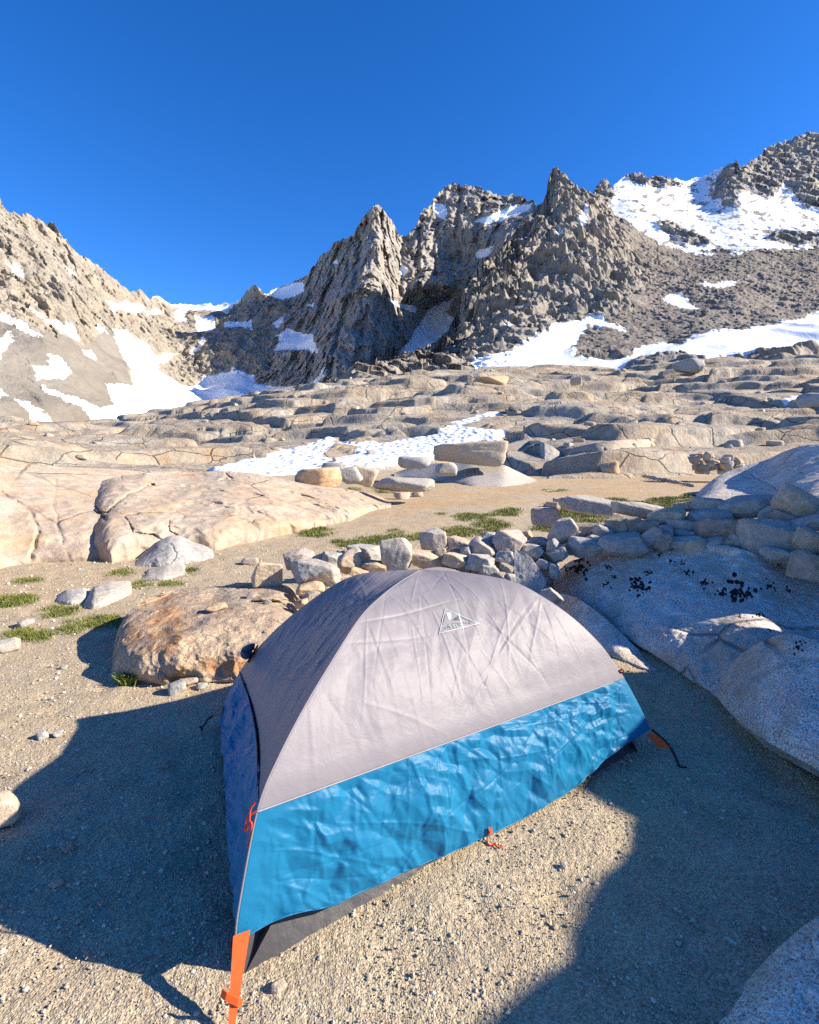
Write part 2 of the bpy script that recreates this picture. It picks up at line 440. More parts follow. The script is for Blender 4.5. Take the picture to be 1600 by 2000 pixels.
def groove(path, w, dep):
    p = np.array(path, float)
    def f(PX, PY):
        jq = np.stack([PX*0.04, PY*0.05, 0*PX], -1); PX = PX+9*fbm(jq, 4, 0.6); PY = PY+7*fbm(jq+11, 4, 0.6)
        best = np.full(PX.shape, 1e9)
        for a, b in zip(p[:-1], p[1:]):
            ab = b-a; t = np.clip(((PX-a[0])*ab[0]+(PY-a[1])*ab[1])/(ab@ab), 0, 1)
            best = np.minimum(best, np.hypot(PX-a[0]-t*ab[0], PY-a[1]-t*ab[1]))
        return dep*np.exp(-(best/(0.55*w))**2)*(0.55+0.6*fbm(jq*0.8+5, 3))
    return f
def both(*fs): return lambda x, y: sum(f(x, y) for f in fs)

# left mountain with the saddle and the snow bowl
TOP_A = [(-420, 250), (-200, 330), (-60, 385), (0, 405), (14, 428), (40, 432), (70, 440), (100, 452), (118, 478), (150, 505), (180, 528), (210, 548),
         (240, 570), (270, 582), (300, 590), (340, 597), (400, 601), (440, 598), (468, 596), (478, 580), (492, 573), (510, 578), (530, 600), (700, 640), (800, 660)]
BOT_A = [(-420, 850), (0, 848), (300, 850), (640, 810), (800, 800)]
dA = TPS([(-420, 850, 330), (-420, 500, 560), (-420, 250, 700), (0, 848, 400), (0, 700, 520), (0, 550, 660), (0, 405, 800), (150, 848, 450),
          (150, 700, 600), (150, 580, 740), (150, 490, 860), (300, 845, 540), (225, 700, 700), (300, 720, 760), (270, 640, 860), (300, 590, 1080),
          (370, 600, 1220), (470, 598, 1150), (400, 640, 1050), (490, 573, 1080), (330, 790, 650), (330, 735, 790), (340, 700, 870), (400, 765, 800), (400, 700, 850),
          (420, 660, 960), (500, 750, 800), (500, 660, 880), (480, 630, 1000), (600, 760, 800), (600, 660, 900), (800, 800, 750), (800, 660, 950), (450, 800, 690)])
SNOW_A = [[(222, 655), (245, 660), (262, 675), (295, 690), (300, 708), (350, 700), (312, 722), (310, 740), (330, 752), (350, 762), (380, 764), (400, 744),
           (455, 728), (500, 745), (520, 755), (560, 750), (610, 748), (660, 800), (560, 850), (180, 850), (205, 812), (225, 805), (215, 780), (210, 765), (262, 760), (258, 735), (235, 690)],
          [(185, 648), (210, 655), (212, 666), (195, 660)], [(60, 628), (95, 645), (145, 660), (155, 685), (130, 675), (90, 652)],
          [(160, 700), (180, 698), (192, 710), (190, 718), (168, 713)], [(65, 730), (100, 738), (97, 715), (115, 715), (128, 730), (142, 752), (135, 758), (75, 757)],
          [(80, 765), (110, 780), (180, 808), (222, 826), (185, 834), (160, 815), (90, 780)], [(28, 794), (60, 800), (112, 834), (72, 834)],
          [(0, 631), (40, 648), (85, 683), (76, 683), (30, 657), (0, 642)], [(-20, 690), (20, 660), (25, 680), (5, 715), (-20, 740)],
          [(-20, 760), (20, 785), (-20, 795)], [(12, 528), (45, 540), (50, 556), (36, 572), (30, 550)],
          [(290, 580), (340, 590), (400, 593), (476, 588), (440, 612), (390, 611), (330, 606)],
          [(205, 598), (230, 602), (250, 598), (290, 610), (260, 625), (240, 615), (222, 618)], [(285, 617), (320, 612), (310, 626), (290, 626)],
          [(340, 617), (365, 615), (362, 636), (345, 633)], [(382, 628), (415, 625), (420, 640), (400, 658), (384, 650)],
          [(440, 635), (490, 632), (496, 656), (470, 648), (432, 656)], [(370, 706), (400, 682), (400, 668), (385, 688)],
          [(128, 530), (150, 547), (140, 547)], [(-400, 700), (-300, 690), (-250, 760), (-380, 790)]]
SCREE_A = [[(0, 640), (60, 660), (160, 690), (215, 650), (250, 720), (262, 770), (210, 830), (0, 850), (-420, 850), (-420, 650)]]
def dispA(P, PX, PY, V):
    q = P*np.array([1, 1, 0.6])
    sm = in_polys(SNOW_A, PX, PY) | in_polys(SCREE_A, PX, PY)
    sm = 1-0.85*blur(sm, 7)
    n = 26*fbm(q/150, 3, 0.5, True) + sm*(9*fbm(q/40, 3, 0.6, True) + 3.2*fbm(q/11+7, 4, 0.62, True) + 3.5*joints(P*np.array([1, 1, 0.4])/19+0.2*perlin(P/8)[..., None])[0] + 1.6*joints(P*np.array([1, 1, 0.5])/7)[0]) + (1-sm)*1.6*fbm(P/14, 5, 0.65)
    rib = fbm(P*np.array([1, 1, 0.22])/22+3, 4, 0.6, True)
    return n + sm*4*rib*sst(720, 600, PY)
o = relief('left_mountain', TOP_A, BOT_A, -420, 800, 800, 330, lambda x, y, v: dA(x, y), dispA, M['mtn_left'], (9, 0.035), (400, 350), attrs=snow_attr(SNOW_A, 3, scree=SCREE_A), up=0.3)
tag(o, kind='structure')

# central massif with the sharp peak
TOP_B = [(430, 700), (470, 650), (500, 592), (514, 580), (535, 571), (570, 558), (598, 540), (618, 520), (632, 497), (655, 477), (690, 465), (700, 446), (712, 425), (728, 410),
         (738, 404), (748, 412), (765, 436), (776, 455), (786, 466), (800, 460), (812, 448), (822, 420), (845, 398), (858, 378), (870, 364), (886, 362), (902, 366), (920, 364),
         (945, 372), (965, 384), (1000, 384), (1040, 395), (1065, 420), (1110, 470), (1200, 560)]
BOT_B = [(430, 735), (500, 765), (540, 770), (610, 780), (680, 775), (780, 765), (900, 720), (1200, 640)]
dB = TPS([(514, 580, 1060), (500, 680, 900), (470, 700, 880), (540, 768, 740), (540, 660, 860), (600, 540, 980), (600, 640, 850), (580, 720, 770), (655, 477, 910), (690, 465, 880), (650, 580, 800), (635, 770, 640),
          (640, 680, 700), (700, 750, 650), (700, 640, 710), (700, 540, 780), (738, 404, 850), (738, 480, 790), (745, 570, 745), (765, 660, 730), (785, 466, 940), (780, 530, 870), (790, 600, 860), (790, 720, 780),
          (840, 650, 900), (870, 600, 930), (830, 690, 800), (815, 560, 850), (870, 562, 840), (870, 538, 850), (872, 524, 900), (880, 505, 930), (925, 520, 900), (822, 420, 980), (830, 470, 910), (870, 364, 1010), (880, 430, 950),
          (945, 372, 1010), (950, 440, 910), (1000, 384, 1000), (1000, 450, 860), (1040, 395, 930), (960, 560, 820), (1100, 560, 800), (1200, 600, 800), (900, 700, 760)])
SNOW_B = [[(425, 724), (470, 736), (500, 750), (540, 755), (575, 756), (610, 760), (640, 764), (690, 800), (430, 810)], [(510, 572), (545, 560), (590, 550), (596, 568), (575, 580), (540, 584)], [(540, 600), (565, 600), (545, 640), (530, 635), (525, 620)],
          [(540, 656), (560, 640), (600, 655), (612, 652), (622, 690), (600, 683), (570, 682), (532, 685), (546, 668)], [(455, 712), (485, 690), (475, 680), (492, 678), (470, 706)],
          [(605, 748), (622, 735), (635, 715), (630, 735), (618, 752)], [(756, 726), (778, 690), (800, 665), (835, 605), (890, 580), (870, 612), (895, 625), (870, 655), (820, 690), (790, 718)],
          [(752, 580), (770, 588), (815, 600), (812, 611), (780, 600)], [(780, 515), (800, 528), (785, 545)], [(925, 432), (1000, 402), (1040, 396), (1032, 412), (960, 437)],
          [(930, 490), (965, 480), (955, 500), (930, 506)], [(845, 395), (870, 400), (872, 432), (852, 420)], [(648, 512), (660, 505), (658, 516)], [(600, 594), (612, 590), (606, 600)]]
def dispB(P, PX, PY, V):
    q = P*np.array([1, 1, 0.28])
    sm = 1-0.85*blur(in_polys(SNOW_B, PX, PY), 4)
    n = 30*fbm(q/110, 3, 0.55, True) + sm*(14*fbm(q/34+3, 3, 0.6, True) + 5*fbm(P*np.array([1, 1, 0.5])/10, 4, 0.62, True) + 5*joints(P*np.array([1, 1, 0.3])/17+0.2*perlin(P/8)[..., None])[0] + 2.2*joints(P*np.array([1, 1, 0.4])/7)[0])
    return n + -sm*CLEFTS(PX, PY) + sm*3*fbm(P*np.array([1, 1, 0.18])/16+11, 4, 0.6, True)
CLEFTS = both(*[groove(p, w, dp) for p, w, dp in (
    ([(712, 440), (694, 540), (664, 640), (640, 750)], 11, 26), ([(746, 425), (752, 520), (738, 640), (730, 740)], 9, 20), ([(785, 466), (782, 560), (770, 700)], 12, 26),
    ([(660, 490), (640, 580), (606, 690)], 11, 24), ([(688, 470), (672, 560), (622, 670), (600, 750)], 9, 18), ([(620, 530), (590, 620), (575, 700)], 10, 20), ([(822, 430), (812, 540)], 9, 22), ([(858, 392), (846, 490), (850, 540)], 9, 22),
    ([(900, 372), (890, 450), (900, 510)], 10, 20), ([(944, 378), (930, 470)], 9, 18), ([(985, 395), (960, 480), (950, 560)], 10, 22), ([(720, 600), (700, 680), (690, 745)], 8, 16), ([(550, 640), (530, 700), (520, 750)], 9, 16))])
o = relief('central_peaks', TOP_B, BOT_B, 430, 1200, 640, 330, lambda x, y, v: dB(x, y), dispB, M['mtn'], (11, 0.06), (350, 400), attrs=snow_attr(SNOW_B, 2.5))
tag(o, kind='structure')

# snow ridge far right
TOP_C = [(1110, 430), (1150, 400), (1168, 366), (1182, 360), (1196, 372), (1218, 350), (1228, 345), (1260, 350), (1300, 353), (1340, 351), (1370, 345), (1400, 332), (1430, 322), (1438, 316),
         (1446, 334), (1465, 322), (1490, 302), (1520, 290), (1550, 280), (1575, 272), (1600, 264), (1800, 215), (2000, 190), (2150, 180)]
BOT_C = [(1110, 520), (2150, 540)]
dC = TPS([(1110, 520, 780), (1400, 520, 800), (1600, 520, 800), (2150, 540, 800), (1180, 362, 1150), (1230, 346, 1200), (1250, 420, 950), (1400, 400, 1050), (1370, 345, 1250), (1438, 316, 1230), (1440, 370, 1090),
          (1500, 430, 980), (1600, 440, 1020), (1540, 380, 1150), (1600, 264, 1480), (1600, 380, 1200), (1500, 330, 1300), (2000, 190, 1500), (2150, 350, 1200), (2000, 420, 1100)])
ROCK_C = [[(1440, 345), (1462, 318), (1500, 290), (1600, 255), (2200, 150), (2200, 430), (1600, 412), (1575, 406), (1552, 384), (1532, 366), (1500, 390), (1478, 374), (1455, 355)],
          [(1390, 388), (1400, 345), (1436, 305), (1450, 335), (1462, 372), (1430, 386)], [(1210, 340), (1300, 345), (1335, 358), (1300, 372), (1240, 361)],
          [(1290, 435), (1340, 450), (1400, 482), (1340, 482), (1280, 446)], [(1490, 445), (1620, 455), (1620, 482), (1520, 472)], [(1150, 420), (1160, 350), (1190, 350), (1200, 385), (1180, 420)],
          [(1405, 388), (1440, 386), (1450, 405), (1415, 408)]]
def dispC(P, PX, PY, V):
    rk = 0.10+0.9*blur(in_polys(ROCK_C, PX, PY), 5)
    q = P*np.array([1, 1, 0.5])
    return 16*fbm(q/220, 2, 0.5) + rk*(14*fbm(q/40, 3, 0.6, True) + 5*joints(q/16)[0] + 3*fbm(q/9, 3, 0.6, True))
o = relief('snow_ridge', TOP_C, BOT_C, 1110, 2150, 620, 230, lambda x, y, v: dC(x, y), dispC, M['mtn'], (8, 0.07), (350, 300),
           attrs=snow_attr([[(1100, 100), (2300, 100), (2300, 560), (1100, 560)]], 3, rock=ROCK_C, speck=0.13, sscale=0.05), up=0.3)
tag(o, kind='structure')

# boulder-covered ridge and scree slope on the right
TOP_D = [(560, 795), (620, 772), (700, 742), (780, 715), (850, 690), (876, 676), (888, 655), (893, 620), (902, 592), (915, 565), (935, 545), (965, 520), (990, 500), (1015, 462), (1035, 435), (1060, 402), (1068, 385),
         (1074, 355), (1084, 336), (1094, 346), (1104, 352), (1118, 368), (1140, 378), (1160, 386), (1185, 406), (1215, 432), (1245, 455), (1290, 478), (1340, 492), (1440, 493), (1600, 490), (2000, 480), (2200, 480)]
BOT_D = [(560, 815), (800, 775), (1000, 765), (1200, 765), (1400, 745), (2200, 735)]
dD = TPS([(560, 800, 190), (700, 755, 185), (700, 742, 230), (800, 770, 170), (800, 715, 260), (888, 655, 420), (890, 700, 300), (930, 640, 350), (905, 592, 450), (935, 545, 500), (960, 580, 400), (1000, 640, 310), (1000, 765, 170), (1000, 700, 235),
          (990, 500, 560), (1020, 540, 450), (1060, 402, 660), (1084, 336, 690), (1100, 400, 620), (1100, 500, 480), (1100, 600, 370), (1160, 386, 680), (1245, 455, 650), (1200, 540, 480), (1200, 640, 320), (1200, 765, 175),
          (1340, 492, 660), (1400, 580, 450), (1400, 660, 300), (1400, 745, 180), (1600, 490, 720), (1600, 600, 450), (1600, 680, 290), (1600, 740, 185), (2200, 480, 760), (2200, 600, 480), (2200, 735, 190)])
SNOW_D = [[(925, 730), (960, 715), (1000, 700), (1050, 665), (1110, 640), (1140, 635), (1150, 625), (1200, 640), (1224, 652), (1195, 650), (1155, 645), (1130, 665), (1115, 690), (1125, 705), (1150, 712), (1230, 708),
           (1240, 690), (1300, 675), (1330, 690), (1355, 665), (1450, 650), (1550, 630), (1600, 610), (2200, 580), (2200, 700), (1600, 694), (1500, 702), (1400, 710), (1300, 708), (1240, 718), (1200, 742), (1060, 744), (925, 738)],
          [(1295, 585), (1325, 578), (1345, 590), (1374, 610), (1330, 606)], [(1366, 560), (1440, 552), (1432, 566), (1380, 568)], [(1128, 444), (1150, 408), (1142, 462)],
          [(1418, 494), (1452, 495), (1440, 503)], [(1078, 472), (1090, 460), (1096, 482)], [(1300, 480), (1330, 486), (1410, 500), (1380, 500)], [(985, 655), (1000, 645), (995, 665)]]
SCREE_D = [[(1190, 420), (1300, 480), (1440, 490), (2200, 480), (2200, 640), (1600, 640), (1450, 650), (1360, 665), (1330, 680), (1240, 700), (1130, 705), (1115, 690), (1160, 650), (1230, 600), (1260, 560), (1240, 500)]]
def dispD(P, PX, PY, V):
    sn = in_polys(SNOW_D, PX, PY)
    scr = in_polys(SCREE_D, PX, PY)
    cliff = sst(1080, 960, PX+0.35*(PY-550))
    q = P*np.array([1, 1, 0.4])
    n = 9*fbm(P/70, 3, 0.5, True)*(1-0.5*blur(scr, 12)) + cliff*(12*fbm(q/34, 3, 0.6, True)+5*joints(q/12)[0]+2*joints(q/5)[0])
    wq = P+2.5*np.stack([perlin(P/7), perlin(P/7+30), perlin(P/7+60)], -1)
    f1, f2, c = worley(wq/8.0, cell=True)
    big = np.sqrt(np.clip(1-(f1/(0.35+0.5*RND[c, 0]))**2, 0, 1))*(0.3+RND[c, 0])*(RND[c, 1] > 0.35)
    g1, g2, c2 = worley(wq/3.4+40, cell=True)
    sml = np.sqrt(np.clip(1-(g1/(0.35+0.4*RND[c2, 0]))**2, 0, 1))*(0.3+RND[c2, 1])*(RND[c2, 2] > 0.25)
    lv = 1-0.85*blur(scr, 12)
    rk = (1-0.97*blur(sn, 7))*np.clip(np.hypot(P[..., 0], P[..., 1])/430, 0.3, 1.1)
    return n*np.clip(np.hypot(P[..., 0], P[..., 1])/430, 0.25, 1) + rk*(3.0*big*lv + 1.6*sml*(0.6+0.4*lv) + 6.0*facets3(P*np.array([1, 1, 0.6])/19)*lv + 3.2*facets3(P/7.5, 16)*lv + 1.5*fbm(P/5, 4, 0.65))
o = relief('boulder_ridge', TOP_D, BOT_D, 560, 2200, 1150, 430, lambda x, y, v: dD(x, y), dispD, M['mtn_near'], (7, 0.09), (300, 200), attrs=snow_attr(SNOW_D, 4, 0.06, scree=SCREE_D), up=0.6)
tag(o, kind='structure')

# ------------------------------------------------------------------ granite slabs rising behind the sandy flat
SLAB = None
SNOW_M = [[(405, 915), (440, 905), (520, 890), (590, 870), (640, 848), (655, 850), (650, 862), (700, 868), (780, 858), (850, 845), (890, 832), (985, 838), (960, 852), (900, 860), (860, 880), (800, 893), (740, 905), (640, 915), (560, 926), (450, 930)],
          [(880, 828), (930, 808), (985, 800), (960, 812), (905, 832)], [(1528, 778), (1545, 770), (1585, 770), (1590, 784), (1530, 785)]]
ROCK_M = [[(625, 890), (660, 870), (700, 872), (690, 886), (650, 893)]]
def build_slabs():
    global SLAB
    T = TPS([(-600, math.log(24), 935), (-600, math.log(60), 885), (-600, math.log(140), 850), (0, math.log(24), 935), (0, math.log(34), 908), (0, math.log(60), 876), (0, math.log(90), 852), (0, math.log(140), 832),
             (200, math.log(38), 910), (200, math.log(70), 870), (200, math.log(130), 828), (400, math.log(24), 950), (400, math.log(36), 922), (400, math.log(60), 886), (400, math.log(90), 838), (400, math.log(130), 797),
             (600, math.log(24), 958), (600, math.log(38), 918), (600, math.log(56), 880), (600, math.log(68), 850), (600, math.log(85), 795), (600, math.log(140), 757),
             (800, math.log(22), 962), (800, math.log(34), 925), (800, math.log(46), 893), (800, math.log(58), 860), (800, math.log(72), 812), (800, math.log(90), 766), (800, math.log(140), 732),
             (1000, math.log(22), 962), (1000, math.log(34), 926), (1000, math.log(40), 895), (1000, math.log(55), 846), (1000, math.log(90), 770), (1000, math.log(140), 728),
             (1200, math.log(20), 975), (1200, math.log(31), 940), (1200, math.log(37), 880), (1200, math.log(60), 825), (1200, math.log(90), 775), (1200, math.log(140), 722),
             (1400, math.log(22), 975), (1400, math.log(36), 938), (1400, math.log(44), 885), (1400, math.log(60), 840), (1400, math.log(90), 778), (1400, math.log(140), 708),
             (1600, math.log(22), 990), (1600, math.log(34), 945), (1600, math.log(44), 890), (1600, math.log(60), 840), (1600, math.log(90), 775), (1600, math.log(140), 698),
             (2100, math.log(22), 990), (2100, math.log(40), 945), (2100, math.log(60), 845), (2100, math.log(140), 700)], (200, 0.5))
    nx, nr = 1400, 1050
    X = np.linspace(-420, 2000, nx); r = np.r_[np.geomspace(20, 150, nr-30), np.geomspace(151, 300, 30)]
    R, PX = np.meshgrid(r, X, indexing='ij')
    PY = T(PX, np.log(np.minimum(R, 145)))
    d = ray(PX, 0*PX+840); hz = np.hypot(d[..., 0], d[..., 1])
    P = np.stack([d[..., 0]/hz*R, d[..., 1]/hz*R, 0*R], -1)
    dd = ray(PX, PY)
    Zb = EYE + np.minimum(R, 145)*dd[..., 2]/np.hypot(dd[..., 0], dd[..., 1])
    P[..., 2] = Zb
    sx, sy = project(P)
    n1 = fbm(P*0.35, 4); snow = in_polys(SNOW_M, sx+14*n1, sy+4*n1) & ~in_polys(ROCK_M, sx, sy)
    sbl = 1-blur(snow, 4)
    up = sst(-0.6, 0.6, Zb)                                  # no ledges in the sand
    xy = P[..., :2]; c, s = math.cos(0.35), math.sin(0.35)
    q = np.stack([xy[..., 0]*c+xy[..., 1]*s, -xy[..., 0]*s+xy[..., 1]*c], -1)
    q3 = np.concatenate([q, Zb[..., None]*0], -1)
    wq = q + 3.0*np.stack([perlin(q3/11.0), perlin(q3/11.0+20)], -1)
    w3 = np.concatenate([wq, 0*Zb[..., None]], -1)
    broad = 1.3*fbm(w3/np.array([46, 16, 1]), 2, 0.5, True) + 0.25*fbm(w3/np.array([10, 4.5, 1])+4, 3, 0.5)
    h = Zb + broad
    S = 2.3; lvl = 0.9*perlin(q3/np.array([60, 24, 1]))
    t = h/S+lvl; fl = np.floor(t); fr = t-fl
    st = (fl+0.45*fr+0.55*sst(0.88, 0.97, fr)-lvl)*S
    fq = np.stack([wq[..., 0]/24.0, wq[..., 1]/8.0, 0*Zb], -1)
    j1, e1 = joints(fq+0.05*np.stack([perlin(q3/2.5), perlin(q3/2.5+9), 0*Zb], -1), 2, 1.0)
    j2, e2 = joints(fq*np.array([2.7, 2.4, 1])+7+0.06*np.stack([perlin(q3/1.2), perlin(q3/1.2+9), 0*Zb], -1), 2, 0.8)
    slabs = 0.80*j1+0.5*(1-np.exp(-e1*12)) + (0.20*j2+0.20*(1-np.exp(-e2*9)))*sst(-0.1, 0.3, perlin(q3/18+80)) + 0.6*facets3(fq*0.8, 20) + 0.16*fbm(w3/np.array([4.0, 2.0, 1])+70, 3, 0.55)
    g1, g2, cd2 = worley(wq/np.array([3.0, 1.8])+9, 2, True)
    gate = sst(0.32, 0.5, perlin(q3/9+40))
    rub = gate*(1-0.8*sst(50, 100, R))*(0.45*np.clip((g2-g1)*4.5, 0, 1)**0.5 + 0.7*(RND[cd2, 1]-0.5))
    sc = np.clip(R/70, 0.6, 1.3)
    det = (st-Zb) + sc*(slabs + rub) - 0.9 + 0.07*fbm(q3*0.9, 5, 0.62)
    det = 0.45*det+0.55*blur(det, 1)-1.2*(1-sst(20, 27, R))
    far = 1-0.4*sst(120, 150, R)
    z = Zb - 1.0*(1-sst(20, 27, R)) + up*far*sbl*det + (1-sbl)*(0.10*fbm(q3*0.5, 3)+0.05*(1-worley(wq/np.array([1.5, 0.8]), 2)[0]))
    z = np.where(R > 145, z-(R-145)*0.02, z)
    P[..., 2] = z
    SLAB = P
    o = mesh_np('granite_slopes', P, grid_faces(nr, nx), M['slab'], {'snow': snow.astype(float)})
    tag(o, kind='structure')
build_slabs()

# ------------------------------------------------------------------ outcrop and boulders near the camp
def ground_r(px, py):
    p = at_z(px, py); return np.hypot(p[..., 0], p[..., 1])
def near_rock(name, top, bot, mat, D, label, cat='boulder', g=2.2, amp=(0.08, 0.025), sc=(0.6, 0.15), n=(220, 140), under=0.0, foot=0.3, back=None, dip=None,
              attrs=None, roundx=0.0, ridged=True, off=0.0, jag=(0.5, 0.05), stretch=(1, 1, 1), group=None, blocks=0.0):
    """a boulder whose foot lies on the ground along the lower outline and whose face leans back D metres"""
    x0, x1 = max(top[0][0], bot[0][0]), min(top[-1][0], bot[-1][0])
    def depth(PX, PY, V):
        rb = ground_r(PX[0], lerp_poly(bot, PX[0]))[None]+off
        Dv = lerp_poly(D, PX[0]) if isinstance(D, list) else D+0*PX[0]
        Dv = blur(np.repeat(Dv[None], 2, 0), int(0.06*PX.shape[1]))[0][None]; rb = 0
        u = (PX-x0)/(x1-x0)
        rb = ground_r(PX[0], lerp_poly(bot, PX[0])); rb = blur(np.repeat(rb[None], 2, 0), int(0.03*PX.shape[1]))[0][None]+off
        return rb + Dv*V**g + roundx*(1-np.sqrt(np.clip(1-(2*u-1)**2*0.98, 0, 1)))
    def disp(P, PX, PY, V):
        q = P*np.array(stretch)
        d = amp[0]*fbm(q/sc[0], 4, 0.5, ridged) + amp[1]*fbm(q/sc[1], 3, 0.55)
        if blocks:
            d = d+blocks*1.6*facets3(q/(sc[0]*1.1), 20)
        if dip is not None: d = d-dip(PX, PY)
        return d*sst(0, 0.02, V+0.02)
    Dm = max(p[1] for p in D) if isinstance(D, list) else D
    bx = np.linspace(x0, x1, 9)
    c = at_z(bx.mean(), float(lerp_poly(bot, bx).mean())); c[2] = 0
    tz = EYE - ground_r(bx, lerp_poly(bot, bx)).mean()*0.1
    o = relief(name, top, bot, x0, x1, n[0], n[1], depth, disp, mat, jag, back or (Dm*1.2+0.3, 1.6), 14, attrs, origin=c, under=under, foot=foot, soft=0.02)
    return tag(o, label, cat, group)

near_rock('granite_outcrop', [(-420, 870), (-150, 895), (0, 903), (90, 909), (160, 914), (230, 916), (300, 925)],
          [(-420, 1290), (-150, 1160), (0, 1108), (90, 1098), (160, 1092), (230, 1082), (300, 1068)], M['outcrop'], [(-420, 3.0), (0, 3.8), (300, 5.0)],
          'long pale granite outcrop at the left edge behind the sandy flat', 'rock outcrop', g=1.7, amp=(0.30, 0.05), sc=(2.2, 0.45), n=(330, 150), back=(6, 1.8),
          dip=both(groove([(0, 960), (60, 1000), (75, 1040), (60, 1090)], 7, 0.10), groove([(110, 940), (105, 990), (120, 1060)], 6, 0.05)))
near_rock('granite_outcrop', [(166, 970), (170, 952), (185, 944), (230, 930), (300, 922), (360, 922), (440, 920), (500, 924), (545, 934), (600, 946), (680, 956), (735, 966), (764, 981)],
          [(166, 1062), (200, 1085), (230, 1084), (330, 1066), (420, 1061), (500, 1047), (560, 1035), (640, 1021), (700, 1006), (764, 984)], M['outcrop'], [(166, 3.2), (400, 5.0), (764, 3.0)],
          'cracked tan granite outcrop with a dark notch tapering into the sand', 'rock outcrop', g=1.9, amp=(0.42, 0.07), sc=(1.8, 0.4), n=(360, 150), back=(5, 1.8), off=-0.35,
          dip=both(groove([(185, 985), (200, 1003), (250, 965), (300, 945)], 3.5, 0.30), groove([(166, 1000), (190, 1003), (205, 1010)], 5, 0.5), groove([(205, 1010), (165, 1035), (140, 1065)], 4, 0.25),
                   groove([(245, 1010), (262, 1040), (300, 1045), (318, 1055)], 3.0, 0.16), groove([(330, 1015), (332, 1035), (345, 1045)], 2.5, 0.10), groove([(440, 925), (450, 935), (430, 938)], 4, 0.25)))

# rust-stained boulder left of the tent
def rusty(P, PX, PY):
    n = 22*fbm(np.stack([PX*0.02, PY*0.02, 0*PX], -1), 4, 0.6)
    a = np.exp(-((PX+n-328)/38)**2-((PY+n-1230)/62)**2)+0.8*np.exp(-((PX-440)/80)**2-((PY+0.6*n-1300)/16)**2)+0.5*np.exp(-((PX+n-265)/25)**2-((PY-1240)/40)**2)
    return {'rust': np.clip(a*1.6, 0, 1)}
RUST = near_rock('boulder', [(213, 1335), (216, 1290), (222, 1255), (236, 1215), (256, 1190), (290, 1168), (340, 1152), (400, 1146), (470, 1144), (540, 1140), (572, 1146), (584, 1160), (586, 1180)],
          [(213, 1338), (225, 1342), (260, 1338), (330, 1334), (400, 1332), (470, 1326), (530, 1310), (586, 1290)], M['rust'], [(213, 0.5), (300, 1.5), (420, 1.7), (586, 1.4)],
          'rust stained orange tan boulder on the sand left of the tent', g=2.6, amp=(0.10, 0.02), sc=(0.5, 0.10), n=(260, 190), back=(0.7, 0.6), roundx=0.25, foot=0.08, under=0.05,
          dip=None, blocks=0.06, attrs=rusty)
# shaded boulder right of the tent
LICH = [(1128, 1108, 16), (1140, 1112, 10), (1105, 1112, 8), (1245, 1140, 14), (1258, 1150, 12), (1238, 1147, 9), (1264, 1118, 8), (1338, 1118, 8), (1440, 1150, 22), (1452, 1160, 14), (1412, 1158, 9), (1375, 1140, 9), (1190, 1108, 6), (1185, 1140, 6),
        (1200, 1128, 5), (1290, 1085, 5), (1310, 1095, 5), (1335, 1098, 5), (1505, 1145, 9), (1540, 1152, 6), (1485, 1202, 7), (1505, 1232, 5), (1560, 1262, 10), (1445, 1205, 5)]
LR = np.random.RandomState(4)
LICH = [(x+LR.normal(0, s*0.75), y+LR.normal(0, s*0.55), s*LR.uniform(0.08, 0.26)+1.0) for x, y, s in LICH for _ in range(4+int(s*1.1))]
def lich(P, PX, PY):
    v = np.zeros(PX.shape)
    for x, y, s in LICH: v = np.maximum(v, np.exp(-((PX-x)**2+(PY-y)**2)/(s*0.9)**2))
    return {'lichen': np.clip(v*1.3, 0, 1)}
near_rock('boulder', [(1082, 1140), (1088, 1112), (1100, 1100), (1150, 1086), (1230, 1076), (1330, 1068), (1400, 1062), (1450, 1072), (1500, 1092), (1550, 1122), (1620, 1150), (1900, 1230)],
          [(1082, 1150), (1110, 1172), (1150, 1200), (1200, 1232), (1290, 1286), (1350, 1330), (1392, 1352), (1450, 1415), (1500, 1450), (1600, 1505), (1900, 1650)], M['boulder'], [(1082, 0.5), (1150, 0.9), (1390, 2.1), (1600, 2.6), (1900, 2.6)],
          'huge shaded grey boulder with black lichen spots right of the tent', g=1.5, amp=(0.07, 0.03), sc=(0.9, 0.14), blocks=0.06, n=(420, 240), under=0.22, foot=0.16, back=(1.6, 1.0), attrs=lich, jag=(1, 0.03),
          dip=both(groove([(1320, 1330), (1345, 1300), (1370, 1345)], 5, 0.05), groove([(1350, 1160), (1380, 1150), (1400, 1185)], 7, 0.03)))
near_rock('boulder', [(1392, 1345), (1410, 1318), (1440, 1282), (1480, 1256), (1520, 1240), (1545, 1237), (1600, 1252), (1900, 1330)],
          [(1392, 1352), (1420, 1385), (1450, 1416), (1500, 1450), (1600, 1505), (1900, 1650)], M['boulder'], [(1392, 0.2), (1480, 0.7), (1900, 1.2)],
          'rounded grey boulder at the right edge below the lichen spotted one', g=1.5, amp=(0.05, 0.02), sc=(0.6, 0.13), n=(240, 170), under=0.25, foot=0.16, back=(0.8, 0.7), off=-0.38, attrs=lich, roundx=0.35)
near_rock('boulder', [(1340, 2045), (1400, 1990), (1450, 1925), (1500, 1870), (1560, 1815), (1600, 1788), (1800, 1690)],
          [(1340, 2060), (1400, 2120), (1450, 2150), (1600, 2160), (1800, 2160)], M['boulder'], [(1340, 0.1), (1450, 0.35), (1800, 0.6)],
          'pale shaded boulder cut off by the lower right corner', g=1.4, amp=(0.03, 0.01), sc=(0.4, 0.1), n=(240, 140), back=(0.8, 0.5), attrs=lambda P, x, y: {'lichen': 0*x}, foot=0.05)
